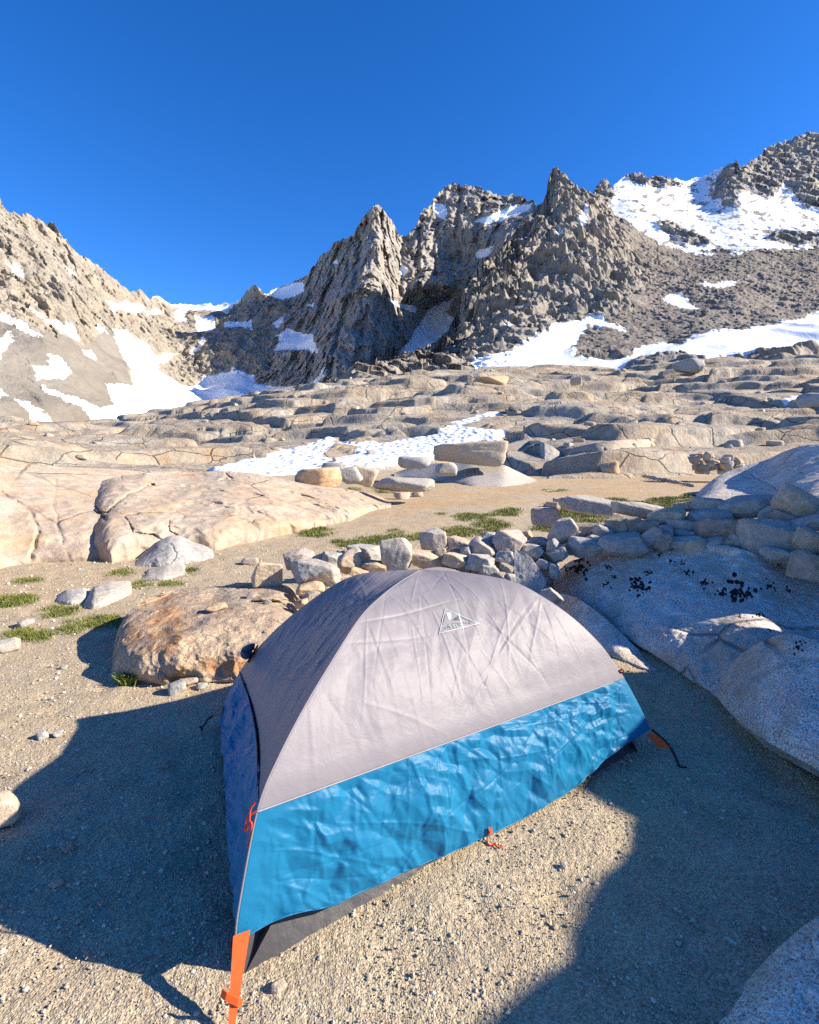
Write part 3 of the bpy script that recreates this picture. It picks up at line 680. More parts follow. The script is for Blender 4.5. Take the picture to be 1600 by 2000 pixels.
near_rock('boulder', [(1075, 1165), (1095, 1158), (1130, 1168), (1180, 1205), (1240, 1262), (1290, 1300)],
          [(1075, 1195), (1110, 1225), (1150, 1255), (1200, 1282), (1260, 1306), (1290, 1308)], M['boulder'], 0.35,
          'low smooth grey slab between the tent and the lichen spotted boulder', g=1.2, amp=(0.02, 0.008), sc=(0.4, 0.1), n=(160, 70), back=(0.3, 0.2), attrs=lambda P, x, y: {'lichen': 0*x})
# shaded outcrop behind the wall at the right edge
near_rock('granite_outcrop', [(1340, 985), (1362, 962), (1400, 930), (1450, 910), (1500, 898), (1530, 882), (1560, 872), (1620, 862), (1900, 830)],
          [(1340, 990), (1400, 992), (1450, 996), (1500, 1004), (1600, 1030), (1900, 1080)], M['boulder'], [(1340, 4.0), (1450, 7.0), (1900, 8.0)],
          'blue shaded granite outcrop behind the stone wall at the right edge', 'rock outcrop', g=1.3, amp=(0.25, 0.05), sc=(2.5, 0.5), n=(260, 120), back=(4, 2.5), attrs=lambda P, x, y: {'lichen': 0*x},
          dip=both(groove([(1470, 925), (1510, 950), (1560, 985)], 4, 0.3)))
near_rock('boulder', [(250, 1108), (262, 1092), (285, 1075), (310, 1056), (332, 1046), (352, 1046), (380, 1060), (405, 1066), (424, 1078), (429, 1092)],
          [(250, 1111), (290, 1108), (340, 1104), (390, 1098), (429, 1094)], M['grey'], 0.9, 'grey dome shaped boulder on the sand in front of the outcrop', g=2.0, amp=(0.05, 0.02), sc=(0.5, 0.12), n=(150, 90), back=(0.8, 0.5), roundx=0.4,
          dip=groove([(330, 1062), (345, 1080), (335, 1100)], 3, 0.06))
near_rock('boulder', [(160, 1185), (165, 1165), (185, 1145), (215, 1136), (250, 1134), (266, 1142), (258, 1156)],
          [(160, 1188), (180, 1190), (215, 1178), (266, 1160)], M['pale'], 0.55, 'pale wedge shaped boulder beside a grass patch left of the rust stained boulder', g=2.0, amp=(0.04, 0.015), sc=(0.4, 0.1), n=(120, 70), back=(0.4, 0.4), roundx=0.2)
near_rock('boulder', [(106, 1178), (112, 1162), (130, 1152), (165, 1148), (186, 1158)], [(106, 1180), (140, 1180), (186, 1172)], M['grey'], 0.4,
          'flat dark grey boulder behind the pale wedge shaped one', g=2.0, amp=(0.03, 0.015), sc=(0.4, 0.1), n=(90, 50), back=(0.4, 0.3), roundx=0.15)
near_rock('boulder', [(270, 1128), (290, 1112), (330, 1102), (360, 1102), (366, 1112)], [(270, 1134), (320, 1132), (366, 1122)], M['pale'], 0.5,
          'low pale slab lying just in front of the grey dome boulder', g=1.6, amp=(0.03, 0.012), sc=(0.4, 0.1), n=(100, 50), back=(0.4, 0.3), roundx=0.1)
# rocks at the far side of the sandy flat
near_rock('boulder', [(770, 924), (800, 914), (850, 905), (920, 902), (985, 908), (1020, 925), (1048, 938)], [(770, 930), (850, 938), (920, 950), (985, 950), (1048, 942)], M['pale'], [(770, 2.0), (920, 6.0), (1048, 2.0)],
          'broad low pale slab under the big overhanging boulder', g=1.2, amp=(0.10, 0.04), sc=(2.0, 0.5), n=(200, 70), back=(3, 0.8))
near_rock('boulder', [(995, 870), (1010, 862), (1050, 860), (1080, 872), (1095, 884), (1105, 900)], [(995, 900), (1030, 912), (1060, 922), (1105, 922)], M['pale'], [(995, 1.0), (1050, 3.0), (1105, 1.5)],
          'grey rounded boulder at the left end of the slab outcrop beyond the sand', g=1.7, amp=(0.15, 0.05), sc=(2.0, 0.4), n=(120, 80), back=(3, 2))
near_rock('granite_outcrop', [(1078, 900), (1090, 885), (1130, 872), (1180, 862), (1240, 858), (1290, 858), (1330, 862), (1355, 876), (1364, 895)],
          [(1078, 918), (1130, 926), (1165, 932), (1200, 933), (1250, 927), (1300, 918), (1364, 912)], M['outcrop'], [(1078, 2.5), (1200, 5.0), (1364, 3.0)],
          'rounded cream granite bench along the far edge of the sandy flat', 'rock outcrop', g=2.4, amp=(0.4, 0.08), sc=(3.2, 0.6), n=(320, 100), back=(5, 2), blocks=0.5,
          dip=both(groove([(1180, 875), (1195, 900), (1190, 930)], 3, 0.5), groove([(1270, 880), (1255, 925)], 2.5, 0.3), groove([(1310, 870), (1335, 905)], 2.5, 0.4)))

# ------------------------------------------------------------------ loose stones
def ico(n):
    bm = bmesh.new(); bmesh.ops.create_icosphere(bm, subdivisions=n, radius=1.0)
    V = np.array([v.co[:] for v in bm.verts]); F = np.array([[v.index for v in f.verts] for f in bm.faces]); bm.free()
    return V/np.linalg.norm(V, axis=1)[:, None], F
ICO = {n: ico(n) for n in (2, 3, 4, 5)}
def stone_verts(seed, sub=4, planes=13, sharp=22.0, rough=0.05, flat=0.0):
    """a cleaved granite block: rounded intersection of random planes, unit half-size"""
    rs = np.random.RandomState(seed); D, F = ICO[sub]
    N = rs.normal(size=(planes, 3)); N /= np.linalg.norm(N, axis=1)[:, None]
    d = 0.72+0.28*rs.rand(planes)
    box = np.array([[1, 0, 0], [-1, 0, 0], [0, 1, 0], [0, -1, 0], [0, 0, 1], [0, 0, -1]], float)+rs.normal(size=(6, 3))*0.16
    box /= np.linalg.norm(box, axis=1)[:, None]
    N = np.r_[N, box]; d = np.r_[d, 0.70+0.18*rs.rand(6)]
    c = np.clip(D@N.T, 0.02, None)/d[None]
    r = 1/((c**sharp).sum(1))**(1/sharp)
    V = D*r[:, None]
    n = 0.7*fbm(V*1.6+seed*3.1, 4, 0.55)+0.5*fbm(V*5+seed, 3, 0.6)
    V = V+D*(rough*n)[:, None]
    V -= (V.max(0)+V.min(0))/2; V /= (V.max(0)-V.min(0))/2
    return V, F
CNT = [0]
def hit_r(o, px, py):
    if 'bv' not in BV or BV['o'] != o:
        BV['o'] = o; BV['bv'] = BVHTree.FromPolygons([v.co+o.location for v in o.data.vertices], [tuple(p.vertices) for p in o.data.polygons])
    for k in range(40):
        d = ray(px, py+1.5*k); loc = BV['bv'].ray_cast(Vector((0, 0, EYE)), Vector(tuple(d)).normalized())[0]
        if loc is not None: break
    return math.hypot(loc.x, loc.y)
BV = {}
def stone(px, py, w, h, r, mat, label, rot=0.0, dr=0.85, sub=4, seed=None, cat='stone', name='stone', group=None, planes=11, sharp=20.0, rough=0.05, base=None):
    """a single stone that fills w x h photograph pixels at distance r"""
    if base is not None:
        r = hit_r(base, px, py+h*0.36)-0.01
    CNT[0] += 1; seed = CNT[0] if seed is None else seed
    V, F = stone_verts(seed, sub, planes, sharp, rough)
    c = at_r(px, py, r); dep = c[1]*CP-(c[2]-EYE)*SP
    a, b = w/FOC*dep/2, h/FOC*dep/2
    ca, sa = math.cos(math.radians(rot)), math.sin(math.radians(rot))
    e = 0.5*(a+b)*dr
    Q = V*np.array([a, e, b])
    Q = np.stack([Q[:, 0]*ca-Q[:, 2]*sa, Q[:, 1], Q[:, 0]*sa+Q[:, 2]*ca], -1)
    az = math.atan2(c[0], c[1]); x, y = Q[:, 0].copy(), Q[:, 1].copy()
    Q[:, 0] = x*math.cos(az)+y*math.sin(az); Q[:, 1] = -x*math.sin(az)+y*math.cos(az)
    org = c.copy(); org[2] = c[2]+Q[:, 2].min()
    o = mesh_np(name, Q+c, F, M[mat], None, org)
    return tag(o, label, cat, group)

WALL = 'stones of the dry stone windbreak wall'
wall = [  # px, py, w, h, distance, colour, tilt, label
 (521, 1119, 58, 50, 4.75, 'tan', 4, 'cube shaped tan stone standing alone on top of the rust stained boulder'),
 (617, 1122, 92, 50, 5.1, 'pale', -14, 'large oval cream stone at the left end of the wall'),
 (585, 1091, 56, 34, 6.2, 'pink', 5, 'pinkish domed stone half buried in sand behind the large oval stone'),
 (621, 1094, 28, 20, 6.0, 'tan', 20, 'small tan stone between the pinkish domed stone and the speckled grey one'),
 (647, 1093, 38, 28, 5.9, 'grey', -10, 'speckled grey stone left of the rounded stone with a groove'),
 (687, 1097, 52, 44, 5.6, 'tan', 15, 'rounded tan stone with a diagonal groove in the left part of the wall'),
 (710, 1081, 64, 32, 6.3, 'grey', -3, 'flat grey stone with a dark right end behind the grooved stone'),
 (731, 1108, 50, 24, 5.5, 'orange', -5, 'flat orange stone touching the tent edge right of the grooved stone'),
 (700, 1119, 40, 16, 5.4, 'orange', -12, 'thin orange stone squeezed under the grooved stone'),
 (776, 1084, 58, 68, 5.6, 'pale', 8, 'upright pale wedge stone rising just behind the tent top'),
 (832, 1093, 74, 34, 5.7, 'tan', -8, 'long low cream stone directly behind the top of the tent'),
 (847, 1057, 50, 44, 6.0, 'pale', 6, 'pale triangular stone standing on the long low cream one'),
 (606, 1151, 54, 24, 4.9, 'orange', 10, 'flat orange tan stone beneath the large oval stone'),
 (610, 1167, 34, 20, 4.7, 'tan', 15, 'small tan stone under the flat orange tan one beside the tent'),
 (589, 1180, 24, 18, 4.6, 'orange', 0, 'smallest orange stone wedged between rust boulder and tent'),
 (672, 1133, 40, 18, 5.2, 'tan', 5, 'tan stone partly hidden by the tent right of the large oval stone'),
 (642, 1152, 20, 12, 5.0, 'tan', 0, 'pebble sized tan stone at the tent edge below the large oval stone'),
 (664, 1080, 20, 10, 6.4, 'pale', 0, 'tiny pale stone on the sand behind the speckled grey one'),
 (861, 1083, 20, 26, 5.7, 'tan', 0, 'narrow tan stone between the long low cream stone and the dark gap'),
 (895, 1064, 46, 28, 6.0, 'tan', -12, 'tan stone with sunny top at the crest right of the pale triangular stone'),
 (888, 1079, 44, 18, 5.9, 'brown', 4, 'dark flat stone beneath the sunny topped tan crest stone'),
 (911, 1083, 22, 28, 5.7, 'grey', 12, 'small grey egg shaped stone standing on end in the wall'),
 (888, 1096, 46, 30, 5.6, 'tan', -8, 'rounded tan stone just above the tent and left of the shaded grey one'),
 (941, 1073, 52, 38, 5.8, 'pink', -24, 'pinkish grey angular stone slanting down to the right in the wall'),
 (938, 1099, 50, 32, 5.6, 'grey', -14, 'grey stone with lit upper half right above the tent edge'),
 (957, 1057, 30, 34, 6.0, 'grey', 15, 'upright grey stone at the crest left of the big pinkish block'),
 (993, 1058, 62, 48, 5.9, 'pink', -14, 'big pinkish block on the wall crest above the pointed slab'),
 (1027, 1047, 24, 18, 6.2, 'orange', 20, 'small orange triangular stone on the crest right of the big pinkish block'),
 (987, 1089, 40, 28, 5.7, 'grey', 0, 'bluish grey block under the big pinkish block'),
 (990, 1112, 30, 22, 5.6, 'brown', -10, 'small brownish stone left of the pointed slab, third from the top'),
 (955, 1114, 44, 24, 5.55, 'grey', -8, 'dark stone in shade along the tent edge'),
 (978, 1126, 28, 18, 5.5, 'brown', 5, 'small dark stone low in the wall touching the tent edge'),
 (996, 1131, 20, 22, 5.5, 'grey', 0, 'narrow grey stone at the foot of the pointed slab'),
 (1038, 1076, 42, 28, 5.9, 'grey', -15, 'dark grey stone behind the tip of the pointed slab'),
 (1053, 1060, 40, 20, 6.1, 'grey', 4, 'flat grey stone above the dark stone behind the pointed slab'),
 (1081, 1070, 30, 32, 5.9, 'grey', 40, 'bluish stone with a sharp upper corner left of the stone on the big boulder'),
 (1090, 1084, 38, 26, 5.8, 'grey', 30, 'slanted grey stone below the bluish sharp cornered one'),
 (1096, 1037, 40, 58, 6.1, 'pink', -38, 'leaning pinkish stone with a sunlit right edge on the crest'),
 (1060, 1103, 30, 20, 5.7, 'grey', -12, 'small dark stone right of the upper edge of the pointed slab'),
 (1082, 1118, 18, 32, 5.6, 'grey', 0, 'narrow dark upright stone against the left end of the big boulder'),
 (1073, 1166, 40, 34, 5.0, 'pale', 35, 'pale angular stone on the ground at the right foot of the pointed slab'),
 (1122, 1048, 22, 24, 6.2, 'grey', 0, 'small pale blue stone beside the leaning pinkish stone'),
 (1142, 1070, 64, 36, 5.9, 'grey', -4, 'broad grey stone resting on the left end of the big boulder'),
 (1216, 1064, 92, 42, 5.9, 'pale', 3, 'long pale stone lying along the top of the big boulder'),
 (1146, 1034, 56, 22, 6.3, 'brown', 6, 'flat brown stone on the crest right of the leaning pinkish stone'),
 (1178, 1040, 42, 26, 6.2, 'grey', -18, 'grey tilted stone right of the flat brown crest stone'),
 (1202, 1029, 40, 32, 6.3, 'brown', 10, 'dark brown rounded stone behind the long pale stone'),
 (1161, 1056, 30, 18, 6.0, 'grey', -8, 'small bluish stone wedged over the broad grey one'),
 (1243, 996, 92, 30, 6.8, 'pale', -10, 'long flat slab with a white lit lower edge on the wall top'),
 (1235, 1027, 38, 34, 6.3, 'brown', 0, 'dark brown block under the long flat slab'),
 (1264, 1030, 38, 30, 6.3, 'brown', -5, 'brown stone right of the dark brown block'),
 (1275, 1050, 42, 36, 6.0, 'grey', 30, 'blue grey triangular stone right of the long pale stone'),
 (1296, 1060, 40, 32, 5.95, 'brown', 30, 'brownish wedge leaning on the blue grey triangular stone'),
 (1301, 1010, 66, 32, 6.5, 'tan', 12, 'tan grey stone overlapping the right end of the long flat slab'),
 (1336, 1028, 64, 26, 6.4, 'pink', -3, 'pinkish brown flat stone in the middle of the right wall section'),
 (1303, 1037, 22, 26, 6.2, 'grey', 20, 'small upright grey stone between the tan grey and pinkish flat stones'),
 (1336, 1058, 66, 22, 6.0, 'grey', 4, 'thin blue stone lying on the crown of the big boulder'),
 (1344, 1043, 48, 14, 6.2, 'grey', -3, 'sliver of grey stone under the pinkish brown flat stone'),
 (1340, 990, 48, 20, 6.9, 'tan', 8, 'small sunlit tan stone on the crest right of the long flat slab'),
 (1388, 987, 64, 28, 6.8, 'pale', -4, 'whitish stone on the crest left of the largest pale block'),
 (1386, 1010, 76, 28, 6.5, 'grey', 6, 'grey flat stone beneath the whitish crest stone'),
 (1408, 1035, 92, 46, 6.2, 'brown', 2, 'large brown grey block resting on the crown of the big boulder'),
 (1459, 991, 96, 44, 6.7, 'pale', 8, 'largest pale block on the wall crest near the tilted tan block'),
 (1504, 1047, 108, 62, 6.0, 'pale', -6, 'great pale wedge stone at the right part of the wall'),
 (1522, 1084, 62, 26, 5.7, 'pale', -16, 'pale wedge stone tucked under the great pale wedge stone'),
 (1558, 983, 76, 54, 6.4, 'tan', -22, 'tilted tan block on the highest point of the wall'),
 (1534, 1012, 52, 28, 6.3, 'brown', -8, 'brown stone directly under the tilted tan block'),
 (1503, 1001, 40, 24, 6.5, 'pale', 42, 'pale thin stone leaning up against the tilted tan block'),
 (1568, 1026, 66, 28, 6.1, 'grey', 22, 'grey flat stone sloping up to the right edge'),
 (1586, 1060, 60, 50, 5.8, 'tan', -15, 'tan stone at the right edge below the grey sloping flat stone'),
 (1581, 1107, 64, 52, 5.3, 'brown', -8, 'dark brown round stone at the right edge, lowest of the wall'),
 (1567, 1088, 34, 32, 5.6, 'brown', 0, 'dark stone between the pale wedge and the lowest brown round stone'),
 (1475, 1024, 44, 18, 6.3, 'grey', 0, 'bluish slab filling the gap above the great pale wedge stone'),
 (1640, 1010, 80, 60, 6.2, 'pale', 5, 'pale block just beyond the right edge of the wall'),
 (1660, 1075, 90, 70, 5.7, 'tan', 5, 'tan block just beyond the right edge under a pale one'),
]
for i, (px, py, w, h, r, m, rot, lab) in enumerate(wall):
    big = w > 44
    stone(px, py, w*1.08, h*1.10, r, m, lab, rot, dr=0.95, sub=5 if w > 30 else 4, seed=100+i, group=WALL, base=RUST if i == 0 else None, planes=2 if i == 0 else 16, sharp=30 if m in ('tan', 'orange') else 60, rough=0.065)
# filler stones in the heart of the wall
random.seed(5)
def fill(x0, y0, x1, y1, n, r0, r1, h0, where):
    for i in range(n):
        t = (i+0.5)/n; px = x0+(x1-x0)*t+random.uniform(-6, 6); py = y0+(y1-y0)*t+random.uniform(-h0, h0)
        stone(px, py, random.uniform(34, 52), random.uniform(24, 36), random.uniform(r0, r1)+0.35, random.choice(['grey', 'brown', 'grey', 'tan']),
              'shadowed wall stone filling a gap '+where, random.uniform(-25, 25), 0.9, 3, group='filler stones '+where)
fill(870, 1095, 1090, 1075, 12, 5.9, 6.1, 14, 'in the upper row left of the big boulder')
fill(900, 1110, 1080, 1110, 9, 5.75, 5.9, 10, 'low down beside the pointed slab')
fill(1100, 1062, 1340, 1030, 12, 6.3, 6.5, 12, 'behind the long pale stone')
fill(1260, 1035, 1480, 1020, 9, 6.5, 6.7, 12, 'behind the large brown grey block')
fill(1180, 1074, 1460, 1060, 10, 5.6, 5.75, 3, 'along the crown of the big boulder')
fill(1470, 1072, 1600, 1118, 6, 5.45, 5.6, 5, 'under the great pale wedge stone')
fill(1500, 1070, 1640, 1090, 7, 6.0, 6.2, 16, 'by the right edge of the picture')

# the pointed upright slab
def pointed_slab():
    out = [(1002, 1071), (1018, 1074), (1036, 1084), (1050, 1103), (1064, 1124), (1070, 1138), (1064, 1156), (1052, 1170), (1030, 1160), (1003, 1146), (1001, 1110)]
    P = np.array([at_r(x, y, 5.35+(1170-y)*0.0035) for x, y in out])
    c = P.mean(0)
    bm = bmesh.new()
    nrm = np.array([0.12, -0.95, 0.28]); nrm /= np.linalg.norm(nrm)
    f = bm.faces.new([bm.verts.new(p-c) for p in P])
    bm.normal_update()
    ex = bmesh.ops.extrude_face_region(bm, geom=[f])
    for v in ex['geom']:
        if isinstance(v, bmesh.types.BMVert): v.co = v.co*0.94 + Vector(tuple(-nrm*0.16))
    bmesh.ops.recalc_face_normals(bm, faces=bm.faces)
    bmesh.ops.bevel(bm, geom=list(bm.edges), offset=0.018, segments=2, affect='EDGES')
    bmesh.ops.triangulate(bm, faces=bm.faces)
    for _ in range(4):
        long = [e for e in bm.edges if e.calc_length() > 0.035]
        if not long: break
        bmesh.ops.subdivide_edges(bm, edges=long, cuts=1)
        bmesh.ops.triangulate(bm, faces=bm.faces)
    for v in bm.verts:
        q = np.array(v.co)
        n = float(fbm(q[None]*5, 4, 0.55)[0])*0.022+float(fbm(q[None]*22, 2)[0])*0.006
        v.co += Vector(tuple(nrm*n))
    me = bpy.data.meshes.new('stone'); bm.to_mesh(me); bm.free()
    me.materials.append(M['grey'])
    o = bpy.data.objects.new('stone', me); COL.objects.link(o); o.location = c
    tag(o, 'tall pointed grey slab propped upright at the end of the wall behind the tent', 'stone', WALL)
pointed_slab()

loose = [
 (423, 1186, 38, 13, 4.25, 'orange', 4, 'flat orange stone lying on top of the rust stained boulder'),
 (494, 1163, 24, 9, 4.35, 'brown', 0, 'thin dark stone lying on top of the rust stained boulder'),
 (522, 1176, 16, 11, 4.1, 'pale', 0, 'tiny pale stone lying on top of the rust stained boulder'),
 (346, 1344, 32, 24, None, 'grey', 10, 'grey egg shaped stone at the shadow edge in front of the rust stained boulder'),
 (370, 1330, 36, 16, None, 'tan', 0, 'flat tan stone at the foot of the rust stained boulder'),
 (395, 1339, 22, 10, None, 'grey', 0, 'small flat grey stone in the tent shadow near the rust stained boulder'),
 (3, 1580, 52, 60, None, 'tan', 20, 'yellowish tan stone cut off by the left edge of the picture'),
 (84, 1435, 20, 14, None, 'grey', 10, 'small grey stone at the upper left corner of the tent shadow'),
 (114, 1432, 16, 11, None, 'grey', 0, 'small dark stone inside the upper left corner of the tent shadow'),
 (51, 1216, 26, 13, None, 'pale', 0, 'small pale stone on the sand above the left grass patch'),
 (14, 1262, 40, 24, None, 'pale', 0, 'low pale stone at the left edge below the grass patch'),
 (125, 1304, 12, 8, None, 'pale', 0, 'tiny white stone in the shadow left of the rust stained boulder'),
 (132, 1655, 22, 16, None, 'brown', 0, 'dark stone in the middle of the tent shadow'),
 (110, 1722, 24, 14, None, 'brown', 0, 'dark flat stone low in the tent shadow'),
 (545, 1925, 28, 14, None, 'tan', 0, 'tan stone on the gravel right of the orange corner strap'),
 (1100, 1690, 12, 9, None, 'pale', 0, 'tiny pale stone on sunlit gravel near the right shadow edge'),
 (325, 1493, 14, 9, None, 'brown', 0, 'small dark stone in the upper part of the tent shadow'),
 (198, 1762, 12, 9, None, 'brown', 0, 'tiny dark stone near the lower edge of the tent shadow'),
 (488, 1097, 30, 14, None, 'pink', 0, 'half buried pinkish stone left of the cube shaped tan stone'),
 (380, 1074, 20, 9, None, 'tan', 0, 'small tan stone at the foot of the outcrop behind the dome boulder'),
 (622, 936, 84, 40, 15.5, 'orange', 3, 'orange tan block boulder perched at the back of the outcrop'),
 (655, 921, 58, 34, 19, 'grey', 0, 'dark grey boulder beside the mid snow patch behind the orange tan block'),
 (684, 929, 42, 30, 17.5, 'pale', 15, 'pale angular boulder right of the orange tan block'),
 (711, 929, 46, 36, 17.8, 'tan', -20, 'tan wedge boulder at the right end of the group by the snow'),
 (917, 886, 132, 44, 27.0, 'tan', 0, 'big flat tan boulder overhanging a pale slab by the snow'),
 (872, 918, 40, 26, 21.0, 'pale', 10, 'small pale boulder in front of the big overhanging boulder'),
 (810, 903, 60, 22, 26, 'grey', 0, 'grey boulder at the lower edge of the snow patch'),
 (790, 946, 110, 26, 15.8, 'pale', 0, 'flat pale slab in the sand right of the outcrop tip'),
 (785, 969, 30, 15, None, 'tan', 0, 'tan stone beside the grass at the outcrop tip'),
 (815, 966, 22, 10, None, 'tan', 0, 'small tan stone on the sand beyond the outcrop tip'),
 (1190, 919, 34, 36, None, 'orange', 10, 'orange boulder leaning on the cream bench beyond the sand'),
 (1150, 987, 110, 30, 9.5, 'pale', -8, 'long pale slab lying in grass behind the wall'),
 (1068, 1008, 56, 32, 9.6, 'pink', 5, 'pinkish domed stone on the grass behind the leaning stone'),
 (1076, 986, 28, 12, None, 'tan', 0, 'small flat stone left of the long pale slab'),
 (1094, 980, 26, 12, None, 'orange', 0, 'small orange stone touching the long pale slab'),
 (1125, 745, 20, 14, 100, 'tan', 0, 'tan boulder on the skyline of the slabs left of the lower snowfield'),
 (957, 744, 66, 22, 95, 'orange', -3, 'orange tan block boulder on the slab crest below the snowfield'),
 (1588, 780, 50, 26, 62, 'grey', 8, 'smooth grey green boulder next to a small snow patch at the right edge'),
 (1345, 716, 52, 24, 120, 'grey', 0, 'grey rounded boulder on the crest of the right slabs'),
]
for i, (px, py, w, h, r, m, rot, lab) in enumerate(loose):
    if r is None: r = float(ground_r(px, py+h*0.38))
    stone(px, py, w*1.1, h*1.12, r, m, lab, rot, dr=0.9, sub=5 if w > 60 else 4, seed=300+i if w != 132 else 311, planes=11 if w != 132 else 3, base=RUST if i < 3 else None, cat='boulder' if r > 12 else 'stone', name='boulder' if r > 12 else 'stone', sharp=16, rough=0.07)

# ring wall and stone row across the sandy flat
random.seed(11)
for i in range(46):
    t = random.random(); px = 1352+t*95; py = 897+random.uniform(-8, 26)+4*t
    stone(px, py, random.uniform(12, 24), random.uniform(9, 16), 31+random.uniform(-0.4, 0.8), random.choice(['tan', 'brown', 'orange', 'grey', 'pale']),
          'small stone of the distant ring wall beyond the sandy flat', random.uniform(-30, 30), 0.9, 3, group='stones of the distant ring wall')
for i in range(22):
    t = i/21; px = 1240+t*112; py = 926+t*22
    stone(px, py, random.uniform(6, 13), random.uniform(5, 9), float(ground_r(px, py+3)), random.choice(['tan', 'brown', 'grey']),
          'small stone in the row crossing the sandy flat', random.uniform(-20, 20), 0.9, 2, group='stones in the row on the sandy flat')

# boulders scattered over the slabs
def scatter_slab():
    rs = np.random.RandomState(3); kinds = []
    for k in range(10):
        V, F = stone_verts(700+k, 3, 11, 18, 0.06)
        o = mesh_np('boulder', V, F, M[['tan', 'pale', 'grey', 'brown', 'orange', 'pale', 'tan', 'grey', 'pale', 'tan'][k]]); kinds.append(o)
    n = 0
    for t in range(4000):
        j = rs.randint(60, SLAB.shape[0]-45); i = rs.randint(280, SLAB.shape[1]-280); p = SLAB[j, i]
        if p[2] < 0.6: continue
        px, py = project(p)
        if in_polys(SNOW_M, np.array([px]), np.array([py]))[0] and rs.rand() < 0.93: continue
        if px < 420 and rs.rand() < 0.2: pass
        elif rs.rand() < 0.45: continue
        s = 0.20+0.5*rs.rand()**4+0.002*p[1]
        if n < 10: o = kinds[n]
        else: o = kinds[rs.randint(10)].copy(); COL.objects.link(o)
        o.location = p+np.array([0, 0, s*0.25]); o.scale = (s*(0.9+0.6*rs.rand()), s*(0.8+0.4*rs.rand()), s*(0.45+0.4*rs.rand())); o.rotation_euler = (rs.uniform(-.2, .2), rs.uniform(-.2, .2), rs.uniform(0, 6.28))
        kd = int(np.argmax([o.data is q.data for q in kinds])); word = ['tan', 'pale', 'grey', 'brown', 'orange', 'pale', 'tan', 'grey', 'pale', 'tan'][kd]
        zone = ('on the low left slabs' if px < 300 else 'on the slabs left of the snow patch' if px < 560 else 'on the slabs above the snow patch' if px < 850 else
                'on the slabs beyond the big overhanging boulder' if px < 1080 else 'on the slabs above the cream bench' if px < 1340 else 'on the slabs near the smooth grey green boulder')
        tag(o, 'small loose %s boulder lying %s' % (word, zone), 'boulder', '%s boulders %s' % (word, zone))
        n += 1
        if n >= 75: break
scatter_slab()

# tall rock wall out of view on the right, whose shadow covers the right of the camp
def shade_wall():
    crest = []
    for g, x in [((0.05, 0.75, 0), 4.6), ((0.18, 1.29, 0), 4.6), ((0.52, 1.48, 0), 4.6), ((0.67, 1.74, 0), 4.6), ((0.98, 2.03, 0), 4.6), ((1.0, 2.12, 0), 4.65), ((0.80, 2.34, 0), 4.7), ((0.95, 2.45, 0.05), 4.8), ((1.26, 2.62, 0.20), 4.9),
                 ((1.32, 2.75, 0.15), 5.0), ((1.25, 3.4, 0), 5.1), ((1.3, 4.2, 0), 5.5), ((1.45, 4.9, 0.2), 5.9), ((1.35, 5.5, 0.40), 6.3), ((1.9, 6.0, 0.40), 6.6), ((2.6, 6.5, 0.34), 6.9), ((3.6, 7.0, 0.34), 7.4)]:
        t = (x-g[0])/SUN[0]; crest.append(np.array(g)+SUN*t)
    crest = np.array(crest); s = np.linspace(0, len(crest)-1, 320)
    c = np.stack([np.interp(s, np.arange(len(crest)), crest[:, k]) for k in range(3)], -1)
    yy = c[:, 1]; c[:, 2] -= 0.50*np.exp(-((yy-3.52)/0.17)**4)*(c[:, 0] < 5.6)+0.05*fbm(np.stack([yy*4, 0*yy, 0*yy], -1), 3)
    prof = [(-0.55, 0.0), (-0.45, 0.3), (-0.30, 0.6), (-0.14, 0.85), (-0.04, 0.96), (0, 1.0), (0.2, 1.02), (0.7, 0.95), (1.3, 0.8), (1.9, 0.45), (2.2, -0.02)]
    R = []
    for dx, zf in prof:
        q = c.copy(); q[:, 0] += dx; q[:, 2] = c[:, 2]*zf-(0.1 if zf < 0.05 else 0); R.append(q)
    P = np.array(R); P[..., 0] += 0.15*fbm(P*1.5, 3)*(np.array([p[1] for p in prof])[:, None] < 0.9)
    o = mesh_np('rock_wall', P, grid_faces(*P.shape[:2]), M['boulder'], {'lichen': np.zeros(P.shape[:2])})
    tag(o, kind='structure')
shade_wall()

# ------------------------------------------------------------------ the tent
def fabric(name, c, rough, spec, tint=None, weave=0.15):
    k = NT(name)
    col = k.mix(k.math('MULTIPLY', k.ramp(k.noise(3.5, 5, 0.6), (0.4, 0.0), (0.65, 1.0)), 0.5), c, tint or c)
    nrm = k.bump(k.math('ADD', k.noise(26, 6, 0.65, dist=0.8), k.math('MULTIPLY', k.noise(8, 4, 0.6, dist=1.2), 1.5)), weave, 0.02)
    k.b.inputs['Specular IOR Level'].default_value = spec
    k.b.inputs['Sheen Weight'].default_value = 0.0
    return k.done(col, rough, nrm)
M['fly_grey'] = fabric('grey_ripstop', (0.185, 0.168, 0.184), 0.5, 0.25, (0.203, 0.187, 0.199), 0.10)
M['fly_blue'] = fabric('blue_ripstop', (0.006, 0.125, 0.25), 0.5, 0.22, (0.008, 0.145, 0.275), 0.10)
M['floor'] = fabric('dark_grey_floor_cloth', (0.05, 0.047, 0.049), 0.5, 0.3)
M['webbing'] = fabric('orange_webbing', (0.75, 0.10, 0.018), 0.6, 0.3)
M['cord'] = fabric('red_cord', (0.55, 0.06, 0.03), 0.7, 0.2)
M['black'] = fabric('black_plastic', (0.012, 0.012, 0.013), 0.4, 0.4)
M['teal'] = fabric('teal_cloth', (0.008, 0.06, 0.09), 0.5, 0.3)
M['silver'] = fabric('reflective_print', (0.30, 0.32, 0.34), 0.4, 0.4)
M['print_white'] = fabric('white_print', (0.45, 0.46, 0.46), 0.4, 0.4)
